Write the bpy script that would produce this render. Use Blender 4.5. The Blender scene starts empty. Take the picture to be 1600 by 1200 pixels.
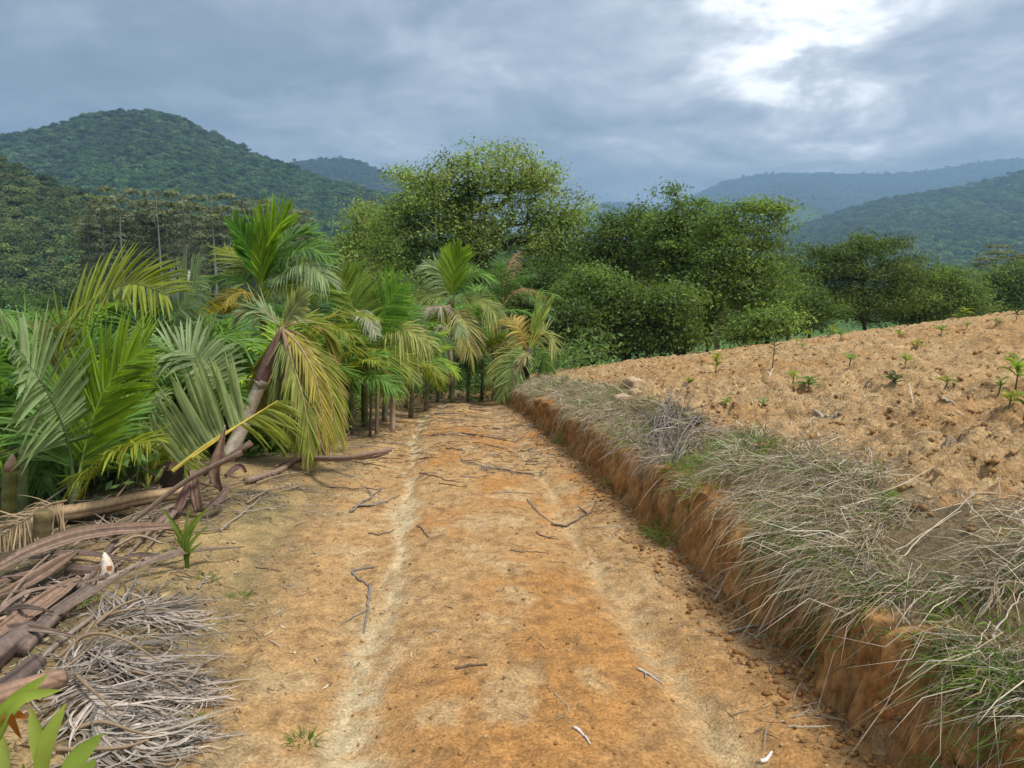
import bpy, math, random
import numpy as np
R = math.radians
scene = bpy.context.scene
random.seed(11)
rng = np.random.default_rng(11)

# ------------------------------------------------------------------ camera
PITCH = R(7.6); CAMZ = 1.6; FPX = 1202.0
cam_d = bpy.data.cameras.new('camera'); cam = bpy.data.objects.new('camera', cam_d)
scene.collection.objects.link(cam); scene.camera = cam
cam.location = (0, 0, CAMZ); cam.rotation_euler = (R(90) - PITCH, 0, 0)
cam_d.sensor_width = 36; cam_d.lens = 36 * FPX / 1600; cam_d.clip_start = .05; cam_d.clip_end = 30000

# ------------------------------------------------------------------ light and exposure
scene.view_settings.view_transform = 'Standard'; scene.view_settings.look = 'None'
scene.view_settings.gamma = 1; scene.view_settings.use_curve_mapping = False
scene.view_settings.exposure = 1.62
SUN_EL, SUN_AZ = R(60), R(118)
sl = bpy.data.lights.new('sun', 'SUN'); sl.energy = 1.5; sl.angle = R(12); sl.color = (1, .955, .88)
so = bpy.data.objects.new('sun', sl); scene.collection.objects.link(so)
so.rotation_euler = (R(90) - SUN_EL, 0, math.pi - SUN_AZ)
so.location = (0, 0, 50)

world = bpy.data.worlds.new('World'); scene.world = world; world.use_nodes = True
def build_world():
    nt = world.node_tree; N = nt.nodes; L = nt.links; N.clear()
    out = N.new('ShaderNodeOutputWorld')
    sky = N.new('ShaderNodeTexSky'); sky.sky_type = 'NISHITA'; sky.sun_disc = False
    sky.sun_elevation = SUN_EL; sky.sun_rotation = SUN_AZ
    bg = N.new('ShaderNodeBackground'); bg.inputs[1].default_value = .08; L.new(sky.outputs[0], bg.inputs[0])
    tc = N.new('ShaderNodeTexCoord')
    def vm(op, a, b=None, s=None):
        n = N.new('ShaderNodeVectorMath'); n.operation = op
        for i, v in enumerate((a, b)):
            if v is None: continue
            if hasattr(v, 'is_output'): L.new(v, n.inputs[i])
            else: n.inputs[i].default_value = v
        if s is not None:
            if hasattr(s, 'is_output'): L.new(s, n.inputs[3])
            else: n.inputs[3].default_value = s
        return n
    def m(op, a, b=0., c=0., clamp=False):
        n = N.new('ShaderNodeMath'); n.operation = op; n.use_clamp = clamp
        for i, v in enumerate((a, b, c)):
            if hasattr(v, 'is_output'): L.new(v, n.inputs[i])
            else: n.inputs[i].default_value = v
        return n.outputs[0]
    d = tc.outputs['Generated']
    sx = N.new('ShaderNodeSeparateXYZ'); L.new(d, sx.inputs[0])
    zz = m('MAXIMUM', m('ADD', sx.outputs[2], .24), .12)
    cb = N.new('ShaderNodeCombineXYZ')
    L.new(m('DIVIDE', sx.outputs[0], zz), cb.inputs[0]); L.new(m('DIVIDE', sx.outputs[1], zz), cb.inputs[1])
    def noise(scale, detail, rough, off, dist=0., vec=None):
        mp = N.new('ShaderNodeMapping'); mp.inputs['Location'].default_value = off
        L.new(vec or cb.outputs[0], mp.inputs[0])
        n = N.new('ShaderNodeTexNoise'); n.inputs['Scale'].default_value = scale; n.inputs['Detail'].default_value = detail
        n.inputs['Roughness'].default_value = rough; n.inputs['Distortion'].default_value = dist
        L.new(mp.outputs[0], n.inputs['Vector']); return n.outputs['Fac']
    big = noise(.8, 3, .5, (3.1, 7.7, 0), .3)
    mid = noise(2.3, 7, .58, (1.3, 2.2, 4), .35)
    fine = noise(6.5, 6, .58, (8.2, .4, 2), .2)
    # the thin, bright part of the cloud deck, brightened around a set direction
    gap = (.318, .906, .279)
    dot = vm('DOT_PRODUCT', d, gap).outputs[1]
    glow = m('POWER', m('MAXIMUM', dot, 0.), 9.)
    core = m('POWER', m('MAXIMUM', dot, 0.), 160.)
    v = m('MULTIPLY_ADD', big, .75, -.375)
    v = m('ADD', v, m('MULTIPLY_ADD', mid, 1.55, -.775))
    v = m('ADD', v, m('MULTIPLY_ADD', fine, .34, -.17))
    v = m('ADD', v, m('MULTIPLY', glow, .17))
    v = m('ADD', v, m('MULTIPLY', m('MULTIPLY', core, 1.3), m('MAXIMUM', m('SUBTRACT', m('ADD', mid, m('MULTIPLY', fine, .35)), .33), 0.)))
    v = m('ADD', v, .33)
    v = m('ADD', v, m('MULTIPLY', m('MAXIMUM', m('SUBTRACT', sx.outputs[2], .32), 0.), .45))
    ramp = N.new('ShaderNodeValToRGB'); e = ramp.color_ramp.elements
    e[0].position = 0.; e[0].color = (.088, .103, .126, 1)
    e[1].position = 1.; e[1].color = (.66, .66, .65, 1)
    for p, c in ((.22, (.112, .131, .157)), (.42, (.165, .186, .214)), (.60, (.235, .254, .278)), (.78, (.360, .370, .383))):
        x = e.new(p); x.color = (*c, 1)
    L.new(v, ramp.inputs[0])
    bc = N.new('ShaderNodeBackground'); bc.inputs[1].default_value = 1.0; L.new(ramp.outputs[0], bc.inputs[0])
    # small ragged holes in the deck show the blue sky
    hole = noise(2.6, 4, .6, (5.5, 3.3, 9), .4)
    hm = m('MULTIPLY', m('SUBTRACT', hole, .70), 9., clamp=True)
    mix = N.new('ShaderNodeMixShader'); L.new(hm, mix.inputs[0]); L.new(bc.outputs[0], mix.inputs[1]); L.new(bg.outputs[0], mix.inputs[2])
    L.new(mix.outputs[0], out.inputs[0])
build_world()

# ------------------------------------------------------------------ numpy noise
def _h(ix, iy, s):
    n = (ix.astype(np.int64) * 374761393 + iy.astype(np.int64) * 668265263 + s * 974711) & 0xffffffff
    n = ((n ^ (n >> 13)) * 1274126177) & 0xffffffff
    n = ((n ^ (n >> 16)) * 2246822519) & 0xffffffff
    return ((n ^ (n >> 15)) & 0xffffff) / float(0xffffff)
def vnoise(x, y, s=0):
    x = np.asarray(x, float); y = np.asarray(y, float)
    ix = np.floor(x); iy = np.floor(y); fx = x - ix; fy = y - iy
    u = fx * fx * fx * (fx * (fx * 6 - 15) + 10); v = fy * fy * fy * (fy * (fy * 6 - 15) + 10)
    a = _h(ix, iy, s); b = _h(ix + 1, iy, s); c = _h(ix, iy + 1, s); d = _h(ix + 1, iy + 1, s)
    return (a + (b - a) * u) * (1 - v) + (c + (d - c) * u) * v
def fbm(x, y, s=0, o=4, g=.5):
    r = 0; a = 1; t = 0
    for i in range(o):
        r = r + a * vnoise(x * 2**i + 17.3 * i, y * 2**i + 9.1 * i, s + i); t += a; a *= g
    return r / t
def worley(x, y, s=0):
    ix = np.floor(x); iy = np.floor(y); best = np.full(np.shape(x), 9.); bid = np.zeros(np.shape(x))
    for ox in (-1, 0, 1):
        for oy in (-1, 0, 1):
            jx = ix + ox; jy = iy + oy
            dx = jx + _h(jx, jy, s) - x; dy = jy + _h(jx, jy, s + 5) - y
            d = dx * dx + dy * dy; k = d < best
            best = np.where(k, d, best); bid = np.where(k, _h(jx, jy, s + 9), bid)
    return np.sqrt(best), bid
def ss(x):
    x = np.clip(x, 0, 1); return x * x * (3 - 2 * x)

# ------------------------------------------------------------------ the lie of the land (camera foot = 0,0,0; the track runs along +Y)
VALLEY = -4.2
def road_x(d): return .28 - .1 * d
def zr(d):
    d = np.asarray(d, float)
    return np.where(d > 0, -.03 * d - .0022 * d * d, -.03 * d)
def H0(x, d):
    x = np.asarray(x, float); d = np.asarray(d, float)
    t = x - road_x(d)
    edge = 1.30 + .10 * (fbm(d * .9, d * 0 + 3.3, 41, 3) - .5) + .05 * (vnoise(d * 5, d * 0, 44) - .5)
    hb = 1 - .30 * ss((d - 10) / 10)
    cut = (.40 * ss((t - edge) / .13) + .22 * ss((t - edge - .08) / .8)) * hb
    field = .13 * np.maximum(0, t - 1.35) - .0006 * np.maximum(0, t - 14)**2
    w = np.maximum(0, -t - 1.3)
    left = .07 * ss(w / .5) - .10 * np.maximum(0, w - 1.4)**1.45
    z = zr(d) + cut + np.where(t > 0, field, 0) + np.where(t < 0, left, 0)
    # little berm where the track tips over the brow
    z = z + .16 * np.exp(-((d - 20.6) / .55)**2) * (np.abs(t) < 2.2) * ss((2.2 - np.abs(t)) / .6) * (.6 + .8 * vnoise(t * 3, d * 3, 8))
    v = VALLEY + .5 * (fbm(x * .02, d * .02, 77, 3) - .5)
    return .5 * (z + v + np.sqrt((z - v)**2 + .5))
RILL_L = np.array([[2.0, -.52], [2.6, -.62], [3.3, -.68], [3.9, -.72], [4.6, -.72], [5.4, -.78], [6.5, -.95], [8, -1.05], [10, -1.3], [13, -1.5]])
RILL_R = np.array([[2.0, .86], [2.5, .80], [3.2, .70], [4.0, .62], [5.0, .52], [6.2, .40], [8, .28], [10, .0]])
def rill(x, d, tab, w):
    c = np.interp(d, tab[:, 0], tab[:, 1]) + .10 * (fbm(d * 2.2, d * 0, 12, 3) - .5) + .05 * (vnoise(d * 9, d * 0, 15) - .5)
    ww = w * (.35 + 1.5 * fbm(d * 1.9, d * 0 + 5, 19, 2)**1.6)
    return np.exp(-((x - c) / ww)**2)
def masks(x, d):
    t = x - road_x(d)
    rl = rill(x, d, RILL_L, .085) * ss(fbm(x * 5, d * 1.4, 13, 3) * 3.2 - .45); rr = rill(x, d, RILL_R, .08) * ss(fbm(x * 5, d * 1.4, 14, 3) * 3.2 - .65)
    return t, rl, rr
def Hs(x, d):
    """surface with all small relief"""
    x = np.asarray(x, float); d = np.asarray(d, float)
    z = H0(x, d); t, rl, rr = masks(x, d)
    onroad = ss((1.42 - np.abs(t)) / .2)
    # track: shallow wheel ruts, scuffed crust, rain rills
    rut = -.05 * (np.exp(-((t + .72) / .28)**2) + np.exp(-((t - .70) / .28)**2))
    crust, _ = worley(x * 9, d * 9, 3)
    road = rut + .05 * (fbm(x * 1.3, d * .9, 21, 3) - .5) + .03 * (fbm(x * 8, d * 6, 23, 4) - .5) + .016 * (fbm(x * 26, d * 22, 24, 3) - .5) - .011 * np.clip(.42 - crust, 0, 1) - .030 * (rl + rr)
    # field: hoed clods
    onf = ss((t - 1.85) / .5)
    n = fbm(x * .55, d * .55, 37, 3); wx = x + .10 * (fbm(x * 6, d * 6, 5, 2) - .5); wd = d + .10 * (fbm(x * 6 + 9, d * 6, 6, 2) - .5)
    bil = lambda f, s: np.abs(2 * vnoise(wx * f, wd * f, s) - 1)
    a = .6 * bil(3.1, 31) + .4 * bil(5.3, 32); b = .6 * bil(9, 33) + .4 * bil(15, 34); c = bil(27, 35)
    c2, _ = worley(wx * 7.5, wd * 7.5, 36)
    field = .115 * (a - .4) * (.5 + n) + .09 * (b - .4) + .05 * (c - .4) + .03 * np.clip(1 - c2 * 1.6, 0, 1) + .16 * (n - .5)
    # cut face: vertical flutes and crumbs are pushed out sideways in the mesh; here just lumps on the shoulder
    sh = ss((t - 1.36) / .2) * (1 - onf) * .06 * (fbm(x * 6, d * 6, 51, 3) - .4)
    # left verge
    onl = ss((-t - 1.35) / .3)
    verge = .09 * (fbm(x * 1.6, d * 1.6, 61, 4) - .5) + .045 * (fbm(x * 7, d * 7, 63, 3) - .5)
    return z + onroad * road + onf * field * (d < 60) + sh + onl * verge

# pixel (of the 1600 x 1200 photograph) -> direction / points
cp, sp_ = math.cos(PITCH), math.sin(PITCH)
def ray(px, py):
    X = (px - 800) / FPX; U = (600 - py) / FPX
    return np.array([X, cp + U * sp_, -sp_ + U * cp])
def P(px, py, d):
    r = ray(px, py); k = d / r[1]
    return np.array([r[0] * k, d, CAMZ + r[2] * k])
def gp(px, py, lift=0.):
    """where the line of sight meets the ground"""
    r = ray(px, py); r = r / r[1]
    ds = np.concatenate([np.arange(1.2, 30, .03), np.arange(30, 160, .5)])
    z = CAMZ + r[2] * ds; g = Hs(r[0] * ds, ds)
    i = np.argmax(z < g)
    if not (z < g).any(): i = len(ds) - 1
    d = ds[i]; x = r[0] * d
    return np.array([x, d, float(Hs(x, d)) + lift])
def G(x, d, lift=0.): return np.array([x, d, float(Hs(x, d)) + lift])

# ------------------------------------------------------------------ materials
def nd(nt, t, **k):
    n = nt.nodes.new(t)
    for a, b in k.items(): setattr(n, a, b)
    return n
def vmat(name, rough=.85, var=.3, scale=30., bump=.0, bscale=60., bdist=.01, trans=0., spec=.25, var2=0., scale2=3., stretch=(1, 1, 1), gain=1.):
    """colour attribute x noise, fine bump, optional light passing through (leaves)"""
    m = bpy.data.materials.new(name); m.use_nodes = True; nt = m.node_tree; L = nt.links
    b = nt.nodes['Principled BSDF']; o = nt.nodes['Material Output']
    at = nd(nt, 'ShaderNodeAttribute', attribute_name='col')
    tc = nd(nt, 'ShaderNodeTexCoord')
    mp = nd(nt, 'ShaderNodeMapping'); mp.inputs['Scale'].default_value = stretch; L.new(tc.outputs['Object'], mp.inputs[0])
    def nz(s, det=5):
        n = nd(nt, 'ShaderNodeTexNoise'); n.inputs['Scale'].default_value = s; n.inputs['Detail'].default_value = det
        n.inputs['Roughness'].default_value = .62; L.new(mp.outputs[0], n.inputs['Vector']); return n.outputs['Fac']
    col = at.outputs['Color']
    if gain != 1:
        gm = nd(nt, 'ShaderNodeVectorMath', operation='SCALE'); L.new(col, gm.inputs[0]); gm.inputs[3].default_value = gain; col = gm.outputs[0]
    for s, v in ((scale, var), (scale2, var2)):
        if v <= 0: continue
        mr = nd(nt, 'ShaderNodeMapRange'); mr.inputs[1].default_value = .3; mr.inputs[2].default_value = .7
        mr.inputs[3].default_value = 1 - v; mr.inputs[4].default_value = 1 + v
        L.new(nz(s), mr.inputs[0])
        mx = nd(nt, 'ShaderNodeVectorMath', operation='SCALE'); L.new(col, mx.inputs[0]); L.new(mr.outputs[0], mx.inputs[3]); col = mx.outputs[0]
    L.new(col, b.inputs['Base Color']); b.inputs['Roughness'].default_value = rough
    b.inputs['Specular IOR Level'].default_value = spec
    if bump > 0:
        bp = nd(nt, 'ShaderNodeBump'); bp.inputs['Strength'].default_value = bump; bp.inputs['Distance'].default_value = bdist
        L.new(nz(bscale, 6), bp.inputs['Height']); L.new(bp.outputs[0], b.inputs['Normal'])
    if trans > 0:
        t = nd(nt, 'ShaderNodeBsdfTranslucent'); ms = nd(nt, 'ShaderNodeMixShader'); ms.inputs[0].default_value = trans
        sc = nd(nt, 'ShaderNodeVectorMath', operation='MULTIPLY'); L.new(col, sc.inputs[0]); sc.inputs[1].default_value = (1.5, 1.5, .7)
        L.new(sc.outputs[0], t.inputs[0]); L.new(b.outputs[0], ms.inputs[1]); L.new(t.outputs[0], ms.inputs[2]); L.new(ms.outputs[0], o.inputs[0])
    return m
M_LEAF = vmat('leaf', .62, .18, 6, trans=.42, spec=.2, gain=2.0)
M_FROND = vmat('palm_leaflet', .48, .16, 9, trans=.40, spec=.3, gain=1.95)
M_CANOPY = vmat('far_canopy', .9, .25, .12, trans=.15, spec=.1)
M_BARK = vmat('bark', .9, .35, 22, bump=.5, bscale=40, bdist=.01)
M_WOOD = vmat('dead_wood', .82, .28, 35, bump=.5, bscale=70, bdist=.005)
M_STRAW = vmat('straw', .8, .2, 20, trans=.15, spec=.2, gain=1.3)
M_ROAD = vmat('track_soil', .93, .42, 70, bump=.9, bscale=95, bdist=.016, spec=.12, var2=.24, scale2=14)
M_SOIL = vmat('field_soil', .95, .40, 45, bump=1., bscale=50, bdist=.03, spec=.1, var2=.22, scale2=9)
M_CUT = vmat('cut_soil', .93, .42, 30, bump=.9, bscale=34, bdist=.025, spec=.1, var2=.2, scale2=5, stretch=(1, 1, .45))
M_VERGE = vmat('verge_soil', .95, .48, 60, bump=.8, bscale=75, bdist=.012, spec=.1, var2=.22, scale2=6)
M_GROUND = vmat('valley_grass', .95, .3, .9, bump=.4, bscale=2.2, bdist=.1, spec=.1, var2=.25, scale2=.07)
M_HILL = vmat('hill_floor', .95, .35, .06, bump=.5, bscale=.08, bdist=4., spec=.05, var2=.25, scale2=.011)
M_STONE = vmat('stone', .9, .25, 25, bump=.6, bscale=40, bdist=.01)
M_PAINT = vmat('plaster', .8, .08, 4)

# ------------------------------------------------------------------ mesh + object helpers
COLL = scene.collection
def mk(name, V, F, mat, parent=None, col=None, smooth=False, origin=None):
    """V (n,3) world; F array or list of arrays of faces; col (n,3) or one colour"""
    V = np.asarray(V, float)
    Fs = F if isinstance(F, list) else [F]
    Fs = [np.asarray(f, np.int32) for f in Fs if len(f)]
    me = bpy.data.meshes.new(name)
    off = np.zeros(3) if origin is None else np.asarray(origin, float)
    if parent is not None: off = np.array(parent['_o'])
    me.vertices.add(len(V)); me.vertices.foreach_set('co', (V - off).astype(np.float32).ravel())
    nl = sum(f.size for f in Fs); npoly = sum(len(f) for f in Fs)
    me.loops.add(nl); me.polygons.add(npoly)
    me.loops.foreach_set('vertex_index', np.concatenate([f.ravel() for f in Fs]))
    st = []; k = 0
    for f in Fs:
        st.append(np.arange(len(f)) * f.shape[1] + k); k += f.size
    me.polygons.foreach_set('loop_start', np.concatenate(st).astype(np.int32))
    if smooth: me.polygons.foreach_set('use_smooth', np.ones(npoly, bool))
    me.update(calc_edges=True)
    a = me.attributes.new('col', 'FLOAT_COLOR', 'POINT')
    c = np.ones((len(V), 4), np.float32)
    c[:, :3] = (.2, .2, .2) if col is None else np.asarray(col)
    a.data.foreach_set('color', c.ravel())
    me.materials.append(mat)
    o = bpy.data.objects.new(name, me); COLL.objects.link(o)
    if parent is not None:
        o.parent = parent; o['_o'] = list(off)
    else:
        o.location = off; o['_o'] = list(off)
    return o
def tag(o, label, cat, group=None, kind=None):
    o['label'] = label; o['category'] = cat
    if group: o['group'] = group
    if kind: o['kind'] = kind
    return o
def thing(name, label, cat, loc, group=None):
    o = bpy.data.objects.new(name, None); COLL.objects.link(o); o.empty_display_size = .1
    o.location = loc; o['_o'] = [float(v) for v in loc]
    return tag(o, label, cat, group)
def dup(o, loc, rz, s, label=None, parent=None):
    c = o.copy(); COLL.objects.link(c)
    if parent is None:
        c.location = loc; c.rotation_euler = (0, 0, rz); c.scale = s
        if label: c['label'] = label
    else: c.parent = parent
    for ch in list(o.children): dup(ch, None, 0, None, None, c)
    return c
def cat_(parts):
    """join (V,F,C) triples; F quads (n,4) or list"""
    Vs, Cs, Q, T = [], [], [], []; k = 0
    for V, F, C in parts:
        V = np.asarray(V, float)
        for f in (F if isinstance(F, list) else [F]):
            f = np.asarray(f)
            if len(f) == 0: continue
            (Q if f.shape[1] == 4 else T).append(f + k)
        Vs.append(V); C = np.asarray(C, float)
        Cs.append(np.broadcast_to(C, V.shape) if C.ndim == 1 else C); k += len(V)
    F = []
    if Q: F.append(np.concatenate(Q))
    if T: F.append(np.concatenate(T))
    return np.concatenate(Vs), F, np.concatenate(Cs)
def nrmz(a): return a / np.maximum(np.linalg.norm(a, axis=-1, keepdims=True), 1e-9)
def curve(pts, n):
    """smooth curve through the points (centripetal-ish Catmull-Rom)"""
    p = np.asarray(pts, float)
    if len(p) == 2: return p[0] + (p[1] - p[0]) * np.linspace(0, 1, n)[:, None]
    q = np.vstack([2 * p[0] - p[1], p, 2 * p[-1] - p[-2]])
    L = np.r_[0, np.cumsum(np.linalg.norm(np.diff(p, axis=0), axis=1))]; L /= L[-1]
    t = np.linspace(0, 1, n); i = np.clip(np.searchsorted(L, t, 'right') - 1, 0, len(p) - 2)
    u = ((t - L[i]) / np.maximum(L[i + 1] - L[i], 1e-9))[:, None]
    a, b, c, d = q[i], q[i + 1], q[i + 2], q[i + 3]
    return .5 * (2 * b + (c - a) * u + (2 * a - 5 * b + 4 * c - d) * u**2 + (3 * b - a - 3 * c + d) * u**3)
def tube(path, rad, sides=6, col=(.2, .15, .1), cap=True, streak=0., rough=0.):
    path = np.asarray(path, float); n = len(path)
    rad = np.broadcast_to(np.asarray(rad, float), (n,)) if np.ndim(rad) else np.full(n, rad)
    T = nrmz(np.gradient(path, axis=0)); up = np.array([0, 0, 1.]) if abs(T[0, 2]) < .9 else np.array([0, 1., 0])
    S = np.zeros((n, 3)); s = up
    for i in range(n):
        s = s - T[i] * np.dot(s, T[i]); s = s / max(np.linalg.norm(s), 1e-9); S[i] = s
    B = np.cross(T, S); a = np.linspace(0, 2 * np.pi, sides, endpoint=False)
    rr = rad[:, None] * (1 + rough * (rng.random((n, sides)) - .5)) * (1 + 1.6 * rough * (rng.random(sides) - .5))
    V = path[:, None] + rr[..., None] * (np.cos(a)[None, :, None] * S[:, None] + np.sin(a)[None, :, None] * B[:, None])
    V = V.reshape(-1, 3)
    i, j = np.meshgrid(np.arange(n - 1), np.arange(sides), indexing='ij'); j2 = (j + 1) % sides
    F = np.stack([i * sides + j, i * sides + j2, (i + 1) * sides + j2, (i + 1) * sides + j], -1).reshape(-1, 4)
    c = np.array(col, float)
    C = np.broadcast_to(c if c.ndim == 1 else c[:, None, :], (n, sides, 3)) * (1 + streak * (rng.random(sides) * 2 - 1))[None, :, None] * (1 + .12 * (rng.random((n, sides, 1)) - .5))
    C = C.reshape(-1, 3); Fs = [F]
    if cap:
        k = len(V); V = np.vstack([V, path[0], path[-1]]); C = np.vstack([C, C[0], C[-1]])
        jj = np.arange(sides); j2 = (jj + 1) % sides
        Fs.append(np.vstack([np.stack([np.full(sides, k), j2, jj], -1), np.stack([np.full(sides, k + 1), (n - 1) * sides + jj, (n - 1) * sides + j2], -1)]))
    return V, Fs, C
def disc(c, nrm, r, col, n=14, wob=.06):
    nrm = nrmz(np.asarray(nrm, float)); s = nrmz(np.cross(nrm, [.3, .2, .93])); b = np.cross(nrm, s)
    a = np.linspace(0, 2 * np.pi, n, endpoint=False); rr = r * (1 + wob * (rng.random(n) - .5))
    V = np.vstack([c, c + rr[:, None] * (np.cos(a)[:, None] * s + np.sin(a)[:, None] * b)])
    j = np.arange(n); F = np.stack([np.zeros(n, int), 1 + j, 1 + (j + 1) % n], -1)
    C = np.broadcast_to(np.array(col), V.shape).copy(); C[0] *= .8
    return V, [F], C
def strips(paths, wid, side, col):
    """flat ribbons: paths (N,S,3), wid (N,S), side (N,S,3), col (N,3) or (N,S,3)"""
    N_, S_, _ = paths.shape
    V = np.stack([paths - side * wid[..., None] * .5, paths + side * wid[..., None] * .5], 2).reshape(-1, 3)
    i, j = np.meshgrid(np.arange(N_), np.arange(S_ - 1), indexing='ij'); b = (i * S_ + j) * 2
    F = np.stack([b, b + 1, b + 3, b + 2], -1).reshape(-1, 4)
    col = np.asarray(col, float)
    if col.ndim == 2: col = np.repeat(col[:, None], S_, 1)
    C = np.repeat(col.reshape(-1, 3), 2, 0)
    return V, F, C
def strips_v(paths, wid, side, nrm, col, fold=.35):
    """folded ribbons (a keel along the middle)"""
    N_, S_, _ = paths.shape
    V = np.stack([paths - side * wid[..., None] * .5 + nrm * wid[..., None] * fold * .5, paths - nrm * wid[..., None] * fold * .2, paths + side * wid[..., None] * .5 + nrm * wid[..., None] * fold * .5], 2).reshape(-1, 3)
    i, j = np.meshgrid(np.arange(N_), np.arange(S_ - 1), indexing='ij'); b = (i * S_ + j) * 3
    F = np.concatenate([np.stack([b, b + 1, b + 4, b + 3], -1).reshape(-1, 4), np.stack([b + 1, b + 2, b + 5, b + 4], -1).reshape(-1, 4)])
    col = np.asarray(col, float)
    if col.ndim == 2: col = np.repeat(col[:, None], S_, 1)
    return V, F, np.repeat(col.reshape(-1, 3), 3, 0)

# ------------------------------------------------------------------ terrain sheets
def grid_mesh(name, xs_fn, S, T, colfn, mat, disp=None, sink=0.):
    d, t = np.meshgrid(S, T, indexing='ij'); x = xs_fn(d, t)
    z = Hs(x, d)
    if sink:
        e = np.zeros(d.shape); e[0] = e[-1] = 1; e[:, 0] = e[:, -1] = 1; z = z - sink * e
    V = np.stack([x, d, z], -1)
    if disp is not None: V = disp(V, t)
    n, m_ = d.shape
    i, j = np.meshgrid(np.arange(n - 1), np.arange(m_ - 1), indexing='ij'); b = i * m_ + j
    F = np.stack([b, b + 1, b + m_ + 1, b + m_], -1).reshape(-1, 4)
    C = colfn(V[..., 0], V[..., 1], V[..., 2])
    return mk(name, V.reshape(-1, 3), F, mat, col=C.reshape(-1, 3), smooth=True)
def lerp(a, b, f): return a + (np.asarray(b) - a) * np.clip(f, 0, 1)[..., None]
def col_road(x, d, z):
    t, rl, rr = masks(x, d)
    n1 = fbm(x * 1.1, d * .7, 101, 4); n2 = fbm(x * 4, d * 3.2, 105, 4); n3 = fbm(x * 16, d * 13, 109, 3)
    c = np.broadcast_to(np.array([.45, .275, .122]), x.shape + (3,)).copy()
    c = lerp(c, [.45, .22, .07], ss((n1 - .44) * 5) * .85 * ss((t + .9) / 1.0 + .2))      # orange clay
    c = lerp(c, [.54, .39, .21], ss((n2 - .53) * 5) * .6)                                   # dry pale crust
    c = lerp(c, [.25, .14, .06], ss((n3 - .55) * 6) * .6)                                   # damp darker crumbs
    c = lerp(c, [.58, .46, .28], np.clip(1.1 * rl - .1 + 2.2 * (n3 - .5) * rl, 0, 1) * .88)              # washed sand in the rills
    c = lerp(c, [.56, .42, .23], np.clip(rr - .1 + 2.2 * (n3 - .5) * rr, 0, 1) * .6)
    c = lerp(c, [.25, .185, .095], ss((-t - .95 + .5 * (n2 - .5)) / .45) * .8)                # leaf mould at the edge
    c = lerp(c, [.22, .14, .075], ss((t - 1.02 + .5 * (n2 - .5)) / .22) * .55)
    c = lerp(c, [.20, .155, .095], ss((fbm(x * 1.2, d * 2.5, 115, 4) - .5) * 6) * ss((d - 8) / 4) * .5)
    return c
def col_field(x, d, z):
    n1 = fbm(x * .6, d * .6, 121, 3); n2 = fbm(x * 5, d * 5, 123, 4); n3 = fbm(x * 14, d * 14, 127, 3)
    c = np.broadcast_to(np.array([.465, .305, .150]), x.shape + (3,)).copy()
    c = lerp(c, [.55, .385, .20], ss((n2 - .5) * 5) * .7)
    c = lerp(c, [.43, .23, .09], ss((n1 - .5) * 5) * .5)
    c = lerp(c, [.33, .19, .08], ss((n3 - .56) * 6) * .5)
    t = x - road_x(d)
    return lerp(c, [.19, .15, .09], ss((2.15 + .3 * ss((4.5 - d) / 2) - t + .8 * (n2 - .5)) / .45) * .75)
def col_cut(x, d, z):
    n1 = fbm(d * 4, z * 5, 131, 3); n2 = fbm(d * 14, z * 5, 133, 3)
    c = np.broadcast_to(np.array([.33, .165, .055]), x.shape + (3,)).copy()
    c = lerp(c, [.40, .215, .08], ss((n1 - .5) * 5))
    c = lerp(c, [.20, .105, .045], ss((n2 - .5) * 5) * .7)
    t = x - road_x(d)
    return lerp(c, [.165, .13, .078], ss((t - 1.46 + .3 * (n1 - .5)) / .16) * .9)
def col_verge(x, d, z):
    n1 = fbm(x * 1.5, d * 1.5, 141, 4); n2 = fbm(x * 7, d * 7, 143, 4); t = x - road_x(d)
    c = np.broadcast_to(np.array([.30, .205, .095]), x.shape + (3,)).copy()
    c = lerp(c, [.215, .175, .075], ss((n1 - .46) * 5) * .8)
    c = lerp(c, [.155, .12, .07], ss((n2 - .5) * 5) * .75)
    c = lerp(c, [.40, .27, .125], ss((n2 - .56) * -6) * .35)
    c = lerp(c, [.40, .28, .13], ss((fbm(x * 3, d * 3, 147, 3) - .55) * 6) * .5)
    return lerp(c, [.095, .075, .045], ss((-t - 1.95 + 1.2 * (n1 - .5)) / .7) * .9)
def geo(a, b, n, k=1.):
    u = np.linspace(0, 1, n); return a + (b - a) * (np.exp(k * u) - 1) / (math.exp(k) - 1)
def flutes(V, t):
    x, d, z = V[..., 0].copy(), V[..., 1], V[..., 2]
    f = ss((t - 1.24) / .1) * ss((1.62 - t) / .15)
    n = fbm(d * 7, z * 1.6, 151, 3) - .5; n2 = fbm(d * 24, z * 6, 153, 3) - .5; n3, _ = worley(d * 5, z * 4, 155)
    V = V.copy(); V[..., 0] = x + f * (.22 * n * (.4 + 1.2 * fbm(d * 1.3, d * 0, 157, 2)) + .10 * n2 + .09 * (n3 - .4)); V[..., 2] = z + f * .03 * n2
    return V
XR = lambda d, t: road_x(d) + t
tag(grid_mesh('dirt_track', XR, geo(1.1, 34, 560, 2.3), np.linspace(-1.42, 1.32, 170), col_road, M_ROAD), 'rutted orange dirt track with pale sandy rills running downhill', 'track', kind='structure')
tag(grid_mesh('earth_bank', XR, geo(1.0, 27, 620, 2.2), np.r_[np.linspace(1.22, 1.62, 44), np.linspace(1.66, 2.1, 10)], col_cut, M_CUT, disp=flutes), 'low vertical cut bank of crumbling orange earth beside the track', 'bank', kind='structure')
tag(grid_mesh('ploughed_field', XR, geo(1.0, 44, 500, 2.4), np.r_[1.95, geo(1.99, 42, 480, 2.7)], col_field, M_SOIL, sink=.1), 'sloping field of freshly hoed cloddy orange soil', 'field', kind='structure')
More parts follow.
